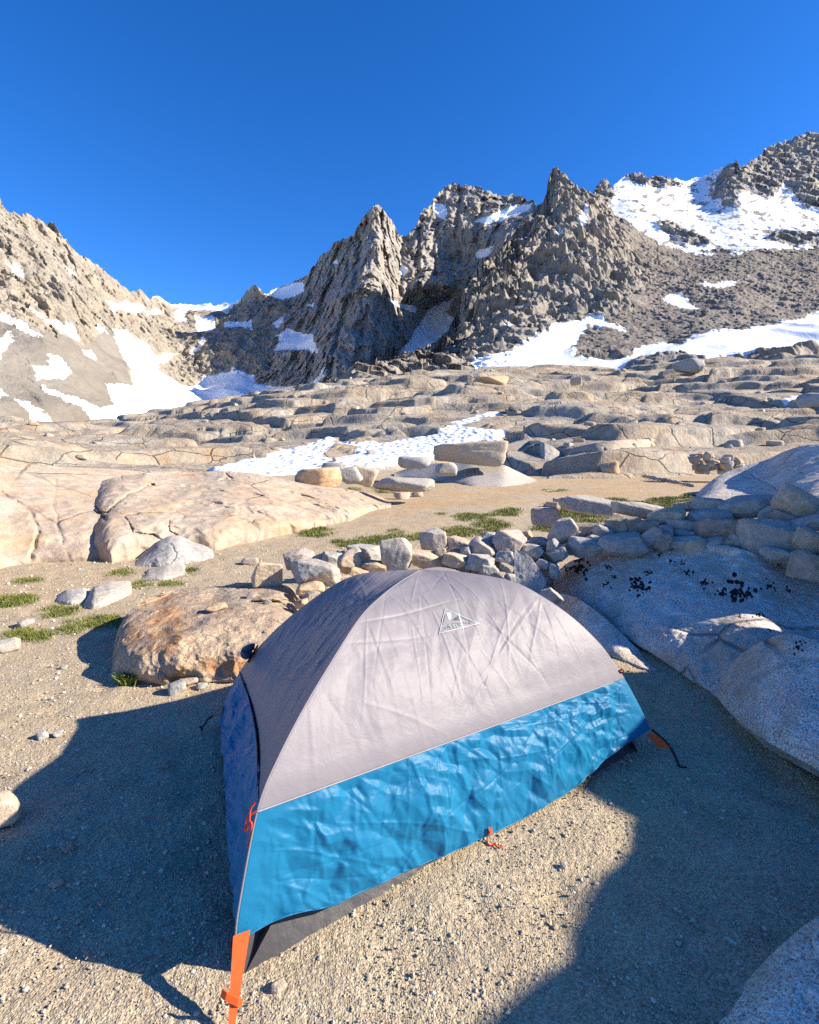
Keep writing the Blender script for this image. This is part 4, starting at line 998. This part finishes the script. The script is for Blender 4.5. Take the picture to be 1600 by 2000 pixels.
M['print_dark'] = fabric('dark_print', (0.045, 0.06, 0.075), 0.45, 0.4)
M['piping'] = fabric('light_grey_piping', (0.27, 0.255, 0.275), 0.5, 0.3)

HUB_Z = 0.99
MID = (MB[1]+MB[2])/2
CORN = {'A': MB[0], 'B': MB[1], 'C': MB[2], 'D': 2*MID-MB[0]}
PROF = {'A': [(1.06, -.02), (1.034, .14), (1.014, .254), (.948, .498), (.883, .6), (.781, .705), (.663, .80), (.495, .918), (.363, .962), (.2, .985), (0, HUB_Z)],
        'B': [(1.03, 0), (1.016, .12), (.963, .263), (.892, .418), (.846, .502), (.777, .613), (.664, .744), (.529, .858), (.395, .937), (.19, .978), (0, HUB_Z)],
        'C': [(1.0, 0), (.985, .08), (.949, .19), (.878, .347), (.797, .478), (.64, .672), (.44, .861), (.295, .95), (.13, .978), (0, HUB_Z)]}
PROF['D'] = [(1.03, 0), (1.016, .12), (.963, .263), (.892, .41), (.846, .48), (.777, .575), (.664, .69), (.529, .785), (.395, .86), (.19, .945), (0, HUB_Z)]
HEM = {'A': .14, 'B': .135, 'C': .03, 'D': .12}
SEAM = {'A': .49, 'B': .418, 'C': .34, 'D': .42}
S1 = 0.34
def pole(k):
    """samples of a pole arc; returns f(s) with s=0 at the hem, S1 at the colour seam, 1 at the hub"""
    p = np.array(PROF[k]); t = np.linspace(0, len(p)-1, 400)
    # smooth (Catmull-Rom) resampling
    i = np.clip(t.astype(int), 0, len(p)-2); f = (t-i)[:, None]
    p0, p1, p2, p3 = p[np.maximum(i-1, 0)], p[i], p[i+1], p[np.minimum(i+2, len(p)-1)]
    q = 0.5*((2*p1)+(-p0+p2)*f+(2*p0-5*p1+4*p2-p3)*f**2+(-p0+3*p1-3*p2+p3)*f**3)
    xyz = np.c_[MID+(CORN[k]-MID)*q[:, :1], q[:, 1]]
    L = np.r_[0, np.cumsum(np.linalg.norm(np.diff(xyz, axis=0), axis=1))]
    lh = np.interp(HEM[k], xyz[:, 2], L); ls = np.interp(SEAM[k], xyz[:, 2], L)
    def f(s):
        l = np.interp(s, [0, S1, 1], [lh, ls, L[-1]])
        return np.stack([np.interp(l, L, xyz[:, j]) for j in range(3)], -1)
    return f
POLE = {k: pole(k) for k in 'ABCD'}

def creases(X, Y, rs, n, amp, w, vert=0.7, span=(2.2, 1.2)):
    """fine straight fold lines pressed into the cloth"""
    h = np.zeros(X.shape)
    for _ in range(n):
        cx, cy = rs.rand()*span[0], rs.rand()*span[1]; a = rs.normal(math.pi/2, 0.5) if rs.rand() < vert else rs.rand()*math.pi
        l = 0.12+0.45*rs.rand(); ca, sa = math.cos(a), math.sin(a)
        u = (X-cx)*ca+(Y-cy)*sa; v = -(X-cx)*sa+(Y-cy)*ca
        v = v+0.006*np.sin(u*9+cx*20)
        h += amp*(0.4+rs.rand())*(1 if rs.rand() < 0.6 else -1)*np.exp(-np.abs(v)/w)*np.exp(-(u/l)**4)
    return h

def facets(P2, k=8.0):
    """crumpled sheet: randomly tilted facets meeting in soft folds"""
    sh = P2.shape[:-1]; P = P2.reshape(-1, 2).astype(np.float32); I = np.floor(P).astype(np.int32)
    num = np.zeros(len(P), np.float32); den = num+1e-9
    for dx in (-1, 0, 1):
        for dy in (-1, 0, 1):
            h = hsh(I[:, 0]+dx, I[:, 1]+dy, 0*I[:, 0]+77)
            c = I+np.array([dx, dy])+RND[h][:, :2]; d = P-c
            w = np.exp(-k*(d**2).sum(1)); t = (RND[(h*7+3) & 4095]-0.5)*2
            num += w*(t[:, 0]*d[:, 0]+t[:, 1]*d[:, 1]*0.6+0.5*t[:, 2]); den += w
    return (num/den).reshape(sh)

def tri2(P2):
    """continuous crumple: random heights joined by flat triangles"""
    sh = P2.shape[:-1]; P = P2.reshape(-1, 2).astype(np.float32); f = np.floor(P); I = f.astype(np.int32); u, v = (P-f).T
    H = lambda a, b: RND[hsh(I[:, 0]+a, I[:, 1]+b, 0*I[:, 0]+5)][:, 0]-0.5
    lo = (1-u-v)*H(0, 0)+u*H(1, 0)+v*H(0, 1); hi = (u+v-1)*H(1, 1)+(1-v)*H(1, 0)+(1-u)*H(0, 1)
    return np.where(u+v < 1, lo, hi).reshape(sh)
def crumple(X, Y, sx, sy, ang, seed, wp=0.13):
    ca, sa = math.cos(ang), math.sin(ang); w = np.stack([X*3, Y*3, 0*X+seed], -1)
    x = X+wp*perlin(w)+0.03*perlin(w*3); y = Y+wp*perlin(w+9)+0.02*perlin(w*3+5)
    return tri2(np.stack([(x*ca+y*sa)*sx+seed*3.3, (-x*sa+y*ca)*sy], -1))

def face(k0, k1, s0, s1, nu, ns, seed, kind):
    rs = np.random.RandomState(seed)
    S = np.linspace(s0, s1, ns); U = np.linspace(0, 1, nu)
    a, b = POLE[k0](S), POLE[k1](S)
    P = a[:, None]*(1-U)[None, :, None]+b[:, None]*U[None, :, None]
    Sg, Ug = np.meshgrid(S, U, indexing='ij')
    e = CORN[k1]-CORN[k0]; length = np.linalg.norm(e); outw = np.array([e[1], -e[0], 0])/length
    if np.dot(outw[:2], (CORN[k0]+CORN[k1])/2-MID) < 0: outw = -outw
    outw = outw*0.8+np.array([0, 0, 0.6])
    sag = (0.045 if length > 1.8 else 0.065)*np.sin(math.pi*Ug)*np.sin(math.pi*np.clip(Sg*0.95+0.03, 0, 1))
    wid = np.linalg.norm(P[:, -1]-P[:, 0], axis=1)[:, None]
    X, Y = (Ug-0.5)*wid+0.5*length, Sg*1.25
    edge = np.clip(np.minimum(Ug, 1-Ug)*14, 0, 1)*np.clip((1.0-Sg)*10, 0, 1)
    q = np.stack([X, Y, 0*X+seed], -1)
    if kind == 'blue':
        seamfade = np.clip((S1-Sg)/0.035, 0.12, 1)
        q2 = q+0.10*np.stack([fbm(q*4, 3), fbm(q*4+9, 3), 0*X], -1)
        sh = q2+np.stack([0.5*Y, 0*X, 0*X], -1)
        d = 0.036*crumple(X, Y, 7.0, 2.0, 0.25, 1+seed, 0.06)+0.030*crumple(X, Y, 13, 5.0, -0.4, 2+seed, 0.05)+0.022*crumple(X, Y, 22, 11, 0.7, 3+seed, 0.03)+0.008*crumple(X, Y, 44, 30, -0.2, 4+seed, 0.02)
        d = d*seamfade + creases(X, Y, rs, 110, 0.003, 0.005, 0.5, (length, 0.45))
        # slack belly above the hem on the sunny side
        d = d + 0.022*np.sin(math.pi*Ug)*np.sin(math.pi*np.clip(Sg/S1, 0, 1))
        droop = np.interp(Ug, [0, .05, .09, .14, .25, .40, .55, .70, .80, .90, 1], [0, -.005, .005, .05, .065, .095, .115, .105, .06, .015, 0])
        if length > 1.8: P[..., 2] -= droop*(1-np.clip(Sg/S1, 0, 1))**1.5
        edge = np.clip(np.minimum(Ug, 1-Ug)*10, 0, 1)
    else:
        # pleats running down towards the pole ends, broad dents and fold lines
        fan = np.arctan2(Y+0.25, X+0.02*seed)*9; fan2 = np.arctan2(Y+0.25, length-X)*9
        pl = fbm(np.stack([fan, 0.7*np.hypot(X, Y), 0*X+seed], -1), 2, 0.5)*np.exp(-X/0.5)
        pl2 = fbm(np.stack([fan2, 0.7*np.hypot(length-X, Y), 0*X+seed+5], -1), 2, 0.5)*np.exp(-(length-X)/0.5)
        dn = fbm(q*np.array([5, 2.2, 1]), 4, 0.55)
        ms = fbm(q*np.array([11, 4.0, 1])+3, 3, 0.5, True)
        amp = 1.9 if length < 1.8 else 1.0
        fc = crumple(X, Y, 5.5, 2.4, 0.35, 6+seed)+0.55*crumple(X, Y, 12, 6, -0.5, 7+seed)+0.22*crumple(X, Y, 26, 16, 0.7, 8+seed)
        d = amp*(0.010*pl+0.010*pl2+0.006*dn+0.011*fc)+creases(X, Y, rs, 95, 0.0024, 0.0045, 0.65, (length, 1.25))
        seamfade = 0.12+0.88*sst(S1-0.03, S1+0.16, Sg); d = d*seamfade
    P = P-outw*(sag*(1 if kind != 'blue' else 0.8))[..., None]+outw*(d*edge)[..., None]
    return P

def build_tent():
    root = empty('camping_tent', (MID[0], MID[1], 0.0))
    tag(root, 'small dome tent with grey upper fly and blue lower panels pitched on the sand', 'tent')
    gV, gF, n = [], [], 0
    roofs = {}
    for k0, k1, nu, ns, sd in (('A', 'B', 320, 230, 1), ('C', 'A', 200, 200, 2), ('B', 'D', 60, 60, 3), ('D', 'C', 60, 60, 4)):
        P = face(k0, k1, S1, 1.0, nu, ns, sd, 'grey'); F = grid_faces(*P.shape[:2])
        gV.append(P.reshape(-1, 3)); gF.append(F+n); n += P.shape[0]*P.shape[1]; roofs[k0+k1] = P
    roof = mesh_np('fly_roof', np.concatenate(gV), np.concatenate(gF), M['fly_grey'], parent=root, origin=root.location)
    bV, bF, n = [], [], 0; skirts = {}
    for k0, k1, nu, ns, sd in (('A', 'B', 380, 130, 11), ('C', 'A', 160, 90, 12), ('B', 'D', 60, 40, 13), ('D', 'C', 60, 40, 14)):
        P = face(k0, k1, 0.0, S1, nu, ns, sd, 'blue'); F = grid_faces(*P.shape[:2])
        bV.append(P.reshape(-1, 3)); bF.append(F+n); n += P.shape[0]*P.shape[1]; skirts[k0+k1] = P
    skirt = mesh_np('fly_skirt', np.concatenate(bV), np.concatenate(bF), M['fly_blue'], parent=root, origin=root.location)
    for o in (roof, skirt):
        m = o.modifiers.new('cloth thickness', 'SOLIDIFY'); m.thickness = 0.0015; m.offset = -1
    # bathtub floor: its dark wall shows below the hem
    fV, fF, n = [], [], 0
    FC = {'A': 1.015, 'B': 0.97, 'C': 0.95, 'D': 0.96}; FH = {'A': 0.18, 'B': 0.17, 'C': 0.06, 'D': 0.14}
    for k0, k1 in (('A', 'B'), ('C', 'A'), ('B', 'D'), ('D', 'C')):
        nu, nv = 150, 16
        a = MID+(CORN[k0]-MID)*FC[k0]; b = MID+(CORN[k1]-MID)*FC[k1]
        U = np.linspace(0, 1, nu); Vv = np.linspace(0, 1, nv)
        base = a[None]*(1-U)[:, None]+b[None]*U[:, None]
        inn = (MID-(a+b)/2); inn /= np.linalg.norm(inn)
        P = np.zeros((nv, nu, 3))
        for j, v in enumerate(Vv):
            P[j, :, :2] = base+inn*(0.13*v*(1-0.75*np.exp(-U/0.05)*(k0 == 'A'))+0.018*np.sin(math.pi*U))[:, None]; P[j, :, 2] = -0.01+v*np.interp(U, [0, 0.08, 0.92, 1], [FH[k0], 0.18, 0.2, FH[k1]])
        q = P*np.array([1, 1, 1.5])
        d = 0.009*fbm(q*7, 4, 0.55, True)+0.004*fbm(q*25, 3, 0.6, True)
        P[..., :2] -= inn*(d*np.clip(np.minimum(U, 1-U)*12, 0, 1)[None])[..., None]
        fV.append(P.reshape(-1, 3)); fF.append(grid_faces(nv, nu)+n); n += nu*nv
    mesh_np('floor_wall', np.concatenate(fV), np.concatenate(fF), M['floor'], parent=root, origin=root.location)

    def tube(name, pts, rad, mat, parent=root, seg=6):
        p = np.array(pts, float); t = np.linspace(0, len(p)-1, max(8, (len(p)-1)*6)); i = np.clip(t.astype(int), 0, len(p)-2); f = (t-i)[:, None]
        p0, p1, p2, p3 = p[np.maximum(i-1, 0)], p[i], p[i+1], p[np.minimum(i+2, len(p)-1)]
        c = 0.5*((2*p1)+(-p0+p2)*f+(2*p0-5*p1+4*p2-p3)*f**2+(-p0+3*p1-3*p2+p3)*f**3)
        T = np.gradient(c, axis=0); T /= np.linalg.norm(T, axis=1)[:, None]+1e-9
        up = np.array([0.13, 0.2, 0.97]); a = np.cross(T, up); a /= np.linalg.norm(a, axis=1)[:, None]+1e-9; b = np.cross(T, a)
        th = np.linspace(0, 2*math.pi, seg, endpoint=False)
        P = c[:, None]+rad*(np.cos(th)[None, :, None]*a[:, None]+np.sin(th)[None, :, None]*b[:, None])
        return mesh_np(name, P, grid_faces(len(c), seg, True), mat, parent=parent, origin=(parent.location if parent is root else root.location+parent.location))
    def ribbon(name, pts, w, side, mat, th=0.002):
        p = np.array(pts, float); t = np.linspace(0, len(p)-1, (len(p)-1)*10+1); c = np.stack([np.interp(t, np.arange(len(p)), p[:, j]) for j in range(3)], -1)
        wv = np.interp(t, np.arange(len(p)), w) if isinstance(w, (list, tuple)) else np.full(len(t), w)
        side = np.array(side, float); side /= np.linalg.norm(side)
        T = np.gradient(c, axis=0); T /= np.linalg.norm(T, axis=1)[:, None]+1e-9; N = np.cross(T, side[None]); N /= np.linalg.norm(N, axis=1)[:, None]+1e-9
        l, r = c-side*wv[:, None]/2, c+side*wv[:, None]/2
        P = np.stack([l+N*th, r+N*th, r-N*th, l-N*th], 1)
        return mesh_np(name, P, grid_faces(len(c), 4, True), mat, parent=root, origin=root.location, smooth=False)

    # stitched seam between the grey and blue panels, and hem cord
    tube('seam_tape', skirts['AB'][-1][::20]+np.array([0.001, -0.003, 0.003]), 0.0028, M['piping'])
    tube('seam_tape', skirts['CA'][-1][::20]+np.array([-0.003, -0.001, 0.002]), 0.0025, M['teal'])
    tube('hem_edge', skirts['AB'][0][::10], 0.0030, M['fly_blue'])
    tube('pole_edge', POLE['A'](np.linspace(0.0, 0.985, 40))+np.array([-0.002, -0.002, 0.002]), 0.0035, M['fly_grey'])

    # orange corner straps and pegs
    a_top = POLE['A'](np.array([0.015]))[0]
    a_bot = at_z(452, 2012, 0.012); a_mid = at_r(463, 1932, np.hypot(*at_z(455, 1995)[:2])*0.985)
    ribbon('corner_strap', [a_top+np.array([0.018, 0.0, 0.012]), (a_top+a_bot)/2+np.array([0.010, -.005, 0.01]), a_bot], [0.050, 0.034, 0.018], (0.93, 0.36, 0.05), M['webbing'])
    ribbon('corner_strap', [a_top+np.array([-0.006, 0.008, 0.0]), (a_top+a_bot)/2+np.array([-0.006, 0.012, 0.0]), a_bot+np.array([-0.004, 0.01, 0.0])], [0.02, 0.016, 0.012], (0.2, 0.9, 0.1), M['webbing'])
    m = (a_top*0.36+a_bot*0.64)
    ribbon('strap_loop', [m+np.array([-0.028, -0.012, 0.022]), m+np.array([-0.012, -0.022, 0.02]), m+np.array([0.020, -0.022, 0.002]), m+np.array([0.030, -0.015, -0.012])], 0.020, (0.25, 0.3, 0.92), M['webbing'])
    tube('tent_peg', [a_bot+np.array([-0.004, -0.005, -0.06]), a_bot+np.array([-0.002, -0.01, 0.0]), a_bot+np.array([0.0, -0.012, 0.02])], 0.004, M['black'])
    b_top = POLE['B'](np.array([0.0]))[0]; b_pg = at_z(1328, 1500, 0.01)
    ribbon('corner_strap', [b_top+np.array([0.0, -0.01, -0.02]), b_top*0.45+b_pg*0.55+np.array([0, 0, 0.012])], [0.05, 0.07], (0.75, -0.45, 0.35), M['webbing'])
    tube('strap_cord', [b_top+np.array([0.01, 0.0, 0.0]), b_top*0.4+b_pg*0.6+np.array([0.012, 0.005, 0.03]), b_pg], 0.007, M['black'])
    tube('tent_peg', [b_pg+np.array([0.0, 0.01, -0.06]), b_pg, b_pg+np.array([0.03, -0.012, 0.012])], 0.005, M['black'])
    c_top = POLE['C'](np.array([0.12]))[0]; c_pg = at_z(394, 1424, 0.01)
    ribbon('corner_strap', [c_top+np.array([-0.012, -0.01, -0.02]), c_top*0.45+c_pg*0.55+np.array([0, 0, 0.01])], [0.055, 0.05], (0.35, -0.75, 0.5), M['webbing'])
    tube('strap_cord', [c_top*0.5+c_pg*0.5, c_top*0.25+c_pg*0.75+np.array([0, 0, 0.015]), c_pg], 0.006, M['black'])
    tube('tent_peg', [c_pg+np.array([0.0, 0.0, -0.06]), c_pg, c_pg+np.array([-0.012, 0.0, 0.02])], 0.005, M['black'])
    # red guy lines tied up at the seams
    s = POLE['A'](np.array([S1]))[0]
    tube('guy_line', [s+np.array([-0.002, -0.01, 0.01]), s+np.array([-0.03, -0.015, -0.01]), s+np.array([-0.035, -0.02, -0.05]), s+np.array([-0.015, -0.02, -0.02]), s+np.array([-0.02, -0.022, -0.07]), s+np.array([-0.03, -0.022, -0.10])], 0.0035, M['cord'])
    tube('guy_line', [s+np.array([-0.004, -0.012, 0.04]), s+np.array([-0.018, -0.016, 0.02]), s+np.array([-0.022, -0.016, -0.02])], 0.0035, M['cord'])
    hm = at_z(957, 1622, 0.07); gl = [(957, 1622, .06), (952, 1636, .02), (955, 1650, .008), (966, 1650, .008), (974, 1655, .008), (983, 1653, .008)]
    tube('guy_line', [at_z(*g) for g in gl], 0.0032, M['cord'])
    ribbon('hem_loop', [at_z(957, 1616, 0.075), at_z(960, 1628, 0.045)], 0.014, (1, 0.5, 0), M['webbing'])
    sb = POLE['B'](np.array([S1+0.02]))[0]
    tube('guy_line', [sb+np.array([-0.01, -0.005, 0.01]), sb+np.array([0.006, -0.005, 0.02]), sb+np.array([0.014, -0.005, 0.005]), sb], 0.004, M['cord'])
    # rolled vent cover tied at the far end
    sc = POLE['C'](np.array([S1+0.08]))[0]
    for dx, dz, rr in ((-0.030, 0.02, 0.026), (-0.052, -0.012, 0.030)):
        V, F = stone_verts(40+int(rr*1000), 3, 6, 6, 0.10)
        mesh_np('vent_roll', V*np.array([rr*1.1, rr*1.5, rr])+sc+np.array([dx+0.012, -0.02, dz+0.015]), F, M['teal'], parent=root, origin=root.location)
    tube('toggle_cord', [sc+np.array([0.03, -0.03, 0.05]), sc+np.array([0.0, -0.035, 0.0]), sc+np.array([-0.03, -0.03, -0.05])], 0.006, M['black'])
    tube('guy_line', [sc+np.array([-0.02, -0.03, -0.05]), sc+np.array([-0.0, -0.04, -0.07]), sc+np.array([0.02, -0.04, -0.06])], 0.006, M['cord'])

    # printed emblem on the sunny panel
    Pr = roofs['AB']; bv = BVHTree.FromPolygons([tuple(v) for v in Pr.reshape(-1, 3)], [tuple(f) for f in grid_faces(*Pr.shape[:2])])
    def hit(zx, zy, off):
        d = ray(840+zx/13.333, 1160+zy/13.333); d = d/np.linalg.norm(d)
        loc, nrm, _, _ = bv.ray_cast(Vector((0, 0, EYE)), Vector(tuple(d)))
        return np.array(loc)-d*off
    def patch(name, poly, mat, off, parent):
        """poly is a quad strip: two edges of equal length"""
        a, b = poly; n, mm = 12, 4
        pa, pb = np.array(a, float), np.array(b, float)
        t = np.linspace(0, len(pa)-1, n)
        A2 = np.stack([np.interp(t, np.arange(len(pa)), pa[:, j]) for j in (0, 1)], -1); B2 = np.stack([np.interp(t, np.arange(len(pb)), pb[:, j]) for j in (0, 1)], -1)
        P = np.array([[hit(*(A2[i]*(1-v)+B2[i]*v), off) for i in range(n)] for v in np.linspace(0, 1, mm)])
        return mesh_np(name, P, grid_faces(mm, n), mat, parent=parent, origin=root.location)
    base = patch('emblem', ([(390, 380), (1300, 770)], [(230, 1040), (1290, 785)]), M['fly_grey'], 0.0028, root)
    def sub(poly, mat, off):
        o = patch('emblem_shape', poly, mat, off, root); o.parent = base; o.location = (0, 0, 0); return o
    for e0, e1 in (((390, 380), (1300, 770)), ((1300, 770), (230, 1040)), ((230, 1040), (390, 380))):
        e0, e1 = np.array(e0), np.array(e1); dirv = (e1-e0)/np.linalg.norm(e1-e0); nn = np.array([-dirv[1], dirv[0]])
        sub(([e0, e1], [e0+nn*20, e1+nn*20]), M['silver'], 0.0042)
        m0, m1 = e0*0.62+e1*0.38, e0*0.22+e1*0.78
        sub(([m0+nn*32, m1+nn*32], [m0+nn*52, m1+nn*52]), M['print_dark'], 0.0046)
    sub(([(425, 490), (540, 480)], [(500, 700), (560, 610)]), M['print_white'], 0.0045)
    sub(([(590, 680), (690, 590), (760, 585)], [(590, 684), (690, 684), (790, 680)]), M['print_dark'], 0.0045)
    sub(([(470, 790), (800, 730)], [(350, 915), (820, 820)]), M['print_dark'], 0.0045)
    for x in (520, 610, 690):
        sub(([(x-30, 785), (x, 778)], [(x+36, 885), (x+54, 880)]), M['silver'], 0.0049)
    for x in (870, 940, 1020):
        sub(([(x-20, 745), (x+22, 735)], [(x-14, 785), (x+26, 770)]), M['print_dark'], 0.0046)
    sub(([(735, 520), (860, 940)], [(765, 520), (885, 940)]), M['print_white'], 0.0052)
build_tent()

# ------------------------------------------------------------------ gravel, grass, scrap
def gravel():
    rs = np.random.RandomState(21); V0, F0 = ICO[2]; V1, F1 = V0[:], F0
    bm = bmesh.new(); bmesh.ops.create_icosphere(bm, subdivisions=1, radius=1.0); b = np.array([v.co[:] for v in bm.verts]); f = np.array([[v.index for v in x.verts] for x in bm.faces]); bm.free()
    n = 26000
    az = np.radians(rs.uniform(-46, 46, n)); r = 1.15*np.exp(rs.rand(n)*math.log(9/1.15))
    x, y = r*np.sin(az), r*np.cos(az)
    s = (0.0013+0.0014*rs.rand(n)+0.0045*rs.rand(n)**14)*(0.75+0.3*r)
    z = ground_z(x, y)+s*0.2
    V = b[None]*(1+0.5*(rs.rand(n, len(b), 1)-0.5))*s[:, None, None]*np.stack([0.8+0.6*rs.rand(n), 0.8+0.6*rs.rand(n), 0.7+0.3*rs.rand(n)], -1)[:, None]
    V = V+np.stack([x, y, z], -1)[:, None]
    F = f[None]+(np.arange(n)*len(b))[:, None, None]
    sh = np.repeat(rs.rand(n), len(b))
    k = NT('gravel_grains')
    col = k.ramp(k.attr('shade'), (0.0, (0.22, 0.18, 0.14)), (0.25, (0.40, 0.34, 0.25)), (0.7, (0.48, 0.40, 0.29)), (1.0, (0.56, 0.52, 0.46)))
    m = k.done(col, 0.9)
    o = mesh_np('gravel', V, F.reshape(-1, 3), m, {'shade': sh}, smooth=False)
    tag(o, 'coarse tan gravel grains strewn over the sand around the tent', 'gravel', kind='stuff')
gravel()

def grass_blades(centers, spread, n, hgt, seed):
    rs = np.random.RandomState(seed); out = []
    return out
GRASS_M = None
def grass_mat():
    k = NT('alpine_grass'); 
    col = k.ramp(k.attr('shade'), (0.0, (0.07, 0.10, 0.018)), (0.5, (0.20, 0.21, 0.045)), (0.85, (0.22, 0.21, 0.06)), (1.0, (0.30, 0.24, 0.10)))
    return k.done(col, 0.7)
M['grass'] = grass_mat()
def blades(P0, h, rs):
    n = len(P0); a = rs.rand(n)*6.283; w = h*0.09
    dx, dy = np.cos(a), np.sin(a); b = a+rs.normal(0, 1, n); lean = h*(0.3+0.7*rs.rand(n))
    l = np.stack([dx*w, dy*w, 0*w], -1)
    tip = P0+np.stack([np.cos(b)*lean, np.sin(b)*lean, h], -1)
    mid = P0+np.stack([np.cos(b)*lean*0.35, np.sin(b)*lean*0.35, h*0.6], -1)
    V = np.stack([P0-l, P0+l, mid+l*0.7, mid-l*0.7, tip], 1)
    F = np.array([[0, 1, 2], [0, 2, 3], [3, 2, 4]])
    return V, (F[None]+(np.arange(n)*5)[:, None, None]).reshape(-1, 3)
def grass():
    rs = np.random.RandomState(8)
    pat = [  # px, py, half width, half height, clumps, blade height m
     (20, 1176, 38, 9, 26, .05), (48, 1170, 12, 5, 6, .05), (118, 1194, 34, 9, 16, .04), (45, 1238, 40, 9, 18, .04), (75, 1243, 20, 6, 8, .04), (190, 1214, 50, 12, 22, .04), (140, 1232, 22, 6, 8, .04), (276, 1142, 18, 7, 8, .04), (336, 1140, 22, 6, 8, .04),
     (240, 1118, 16, 5, 6, .05), (318, 1098, 12, 5, 5, .05), (372, 1116, 10, 4, 4, .05), (40, 1136, 40, 5, 8, .04), (205, 1083, 14, 4, 6, .05), (535, 1032, 14, 5, 8, .06), (618, 1040, 28, 9, 22, .07), (625, 1022, 10, 5, 8, .08), (690, 1062, 45, 7, 24, .06), (735, 1056, 30, 8, 20, .07),
     (790, 1050, 36, 7, 14, .06), (835, 1048, 30, 6, 12, .06), (895, 1034, 30, 6, 14, .06), (930, 1012, 44, 8, 26, .07), (960, 1026, 38, 8, 24, .07), (905, 1042, 40, 8, 22, .06), (985, 1004, 20, 6, 12, .08), (1000, 1002, 14, 6, 10, .09), (965, 1040, 30, 7, 12, .07),
     (1068, 1030, 26, 9, 22, .08), (1120, 1006, 40, 9, 34, .08), (1160, 1014, 60, 9, 40, .07), (1135, 995, 34, 6, 24, .08), (1200, 978, 30, 5, 14, .08), (1280, 985, 60, 6, 40, .08), (1340, 977, 70, 6, 50, .09), (1395, 970, 60, 5, 46, .10), (1320, 990, 50, 5, 26, .08), (1450, 985, 26, 6, 16, .10),
     (706, 940, 18, 6, 12, .16), (770, 957, 40, 6, 22, .10), (745, 950, 18, 4, 10, .12), (690, 955, 14, 3, 6, .10), (1080, 958, 26, 4, 6, .08), (866, 1007, 10, 3, 4, .06), (780, 1038, 26, 4, 6, .05), (1400, 905, 12, 3, 5, .1)]
    P, H, S = [], [], []
    for px, py, hw, hh, nc, bh in pat:
        for c in range(int(nc*1.7)):
            while True:
                u, v = rs.uniform(-1, 1, 2)
                if u*u+v*v < 1: break
            c0 = at_z(px+u*hw, py+v*hh); m = rs.randint(26, 60); sp = bh*1.1
            q = c0[None]+np.c_[rs.normal(0, sp, m), rs.normal(0, sp, m), np.zeros(m)]
            q[:, 2] = ground_z(q[:, 0], q[:, 1])-0.003
            P.append(q); H.append(bh*0.85*(0.5+0.7*rs.rand(m))); S.append(np.clip(rs.rand()*0.7+rs.normal(0, 0.16, m), 0, 1))
    P, H, S = np.concatenate(P), np.concatenate(H), np.concatenate(S)
    V, F = blades(P, H, rs)
    o = mesh_np('grass', V, F, M['grass'], {'shade': np.repeat(S, 5)}, smooth=False)
    tag(o, 'short green and straw coloured grass in patches on the sand', 'grass', kind='stuff')
    c0 = at_z(250, 1336); m = 260
    q = c0[None]+np.c_[rs.normal(0, 0.03, m), rs.normal(0, 0.02, m), np.zeros(m)]
    V, F = blades(q, 0.05+0.05*rs.rand(m), rs)
    o = mesh_np('grass_tuft', V, F, M['grass'], {'shade': np.repeat(np.clip(rs.normal(0.3, 0.2, m), 0, 1), 5)}, origin=c0, smooth=False)
    tag(o, 'small green grass tuft at the left foot of the rust stained boulder', 'grass tuft')
grass()

def scrap():
    c = at_z(1428, 1838, 0.012); bm = bmesh.new()
    pts = [(-.013, .008), (-.004, .010), (.012, -.006), (.010, -.012), (-.002, -.004)]
    f = bm.faces.new([bm.verts.new((x, y, 0.001*math.sin(i))) for i, (x, y) in enumerate(pts)])
    ex = bmesh.ops.extrude_face_region(bm, geom=[f]); bmesh.ops.translate(bm, verts=[v for v in ex['geom'] if isinstance(v, bmesh.types.BMVert)], vec=(0, 0, .002))
    bmesh.ops.recalc_face_normals(bm, faces=bm.faces)
    me = bpy.data.meshes.new('paper_scrap'); bm.to_mesh(me); bm.free(); me.materials.append(M['print_white'])
    o = bpy.data.objects.new('paper_scrap', me); COL.objects.link(o); o.location = c; o.rotation_euler = (0.1, 0.15, 0)
    tag(o, 'tiny white scrap on the shaded ground at the lower right', 'scrap')
scrap()
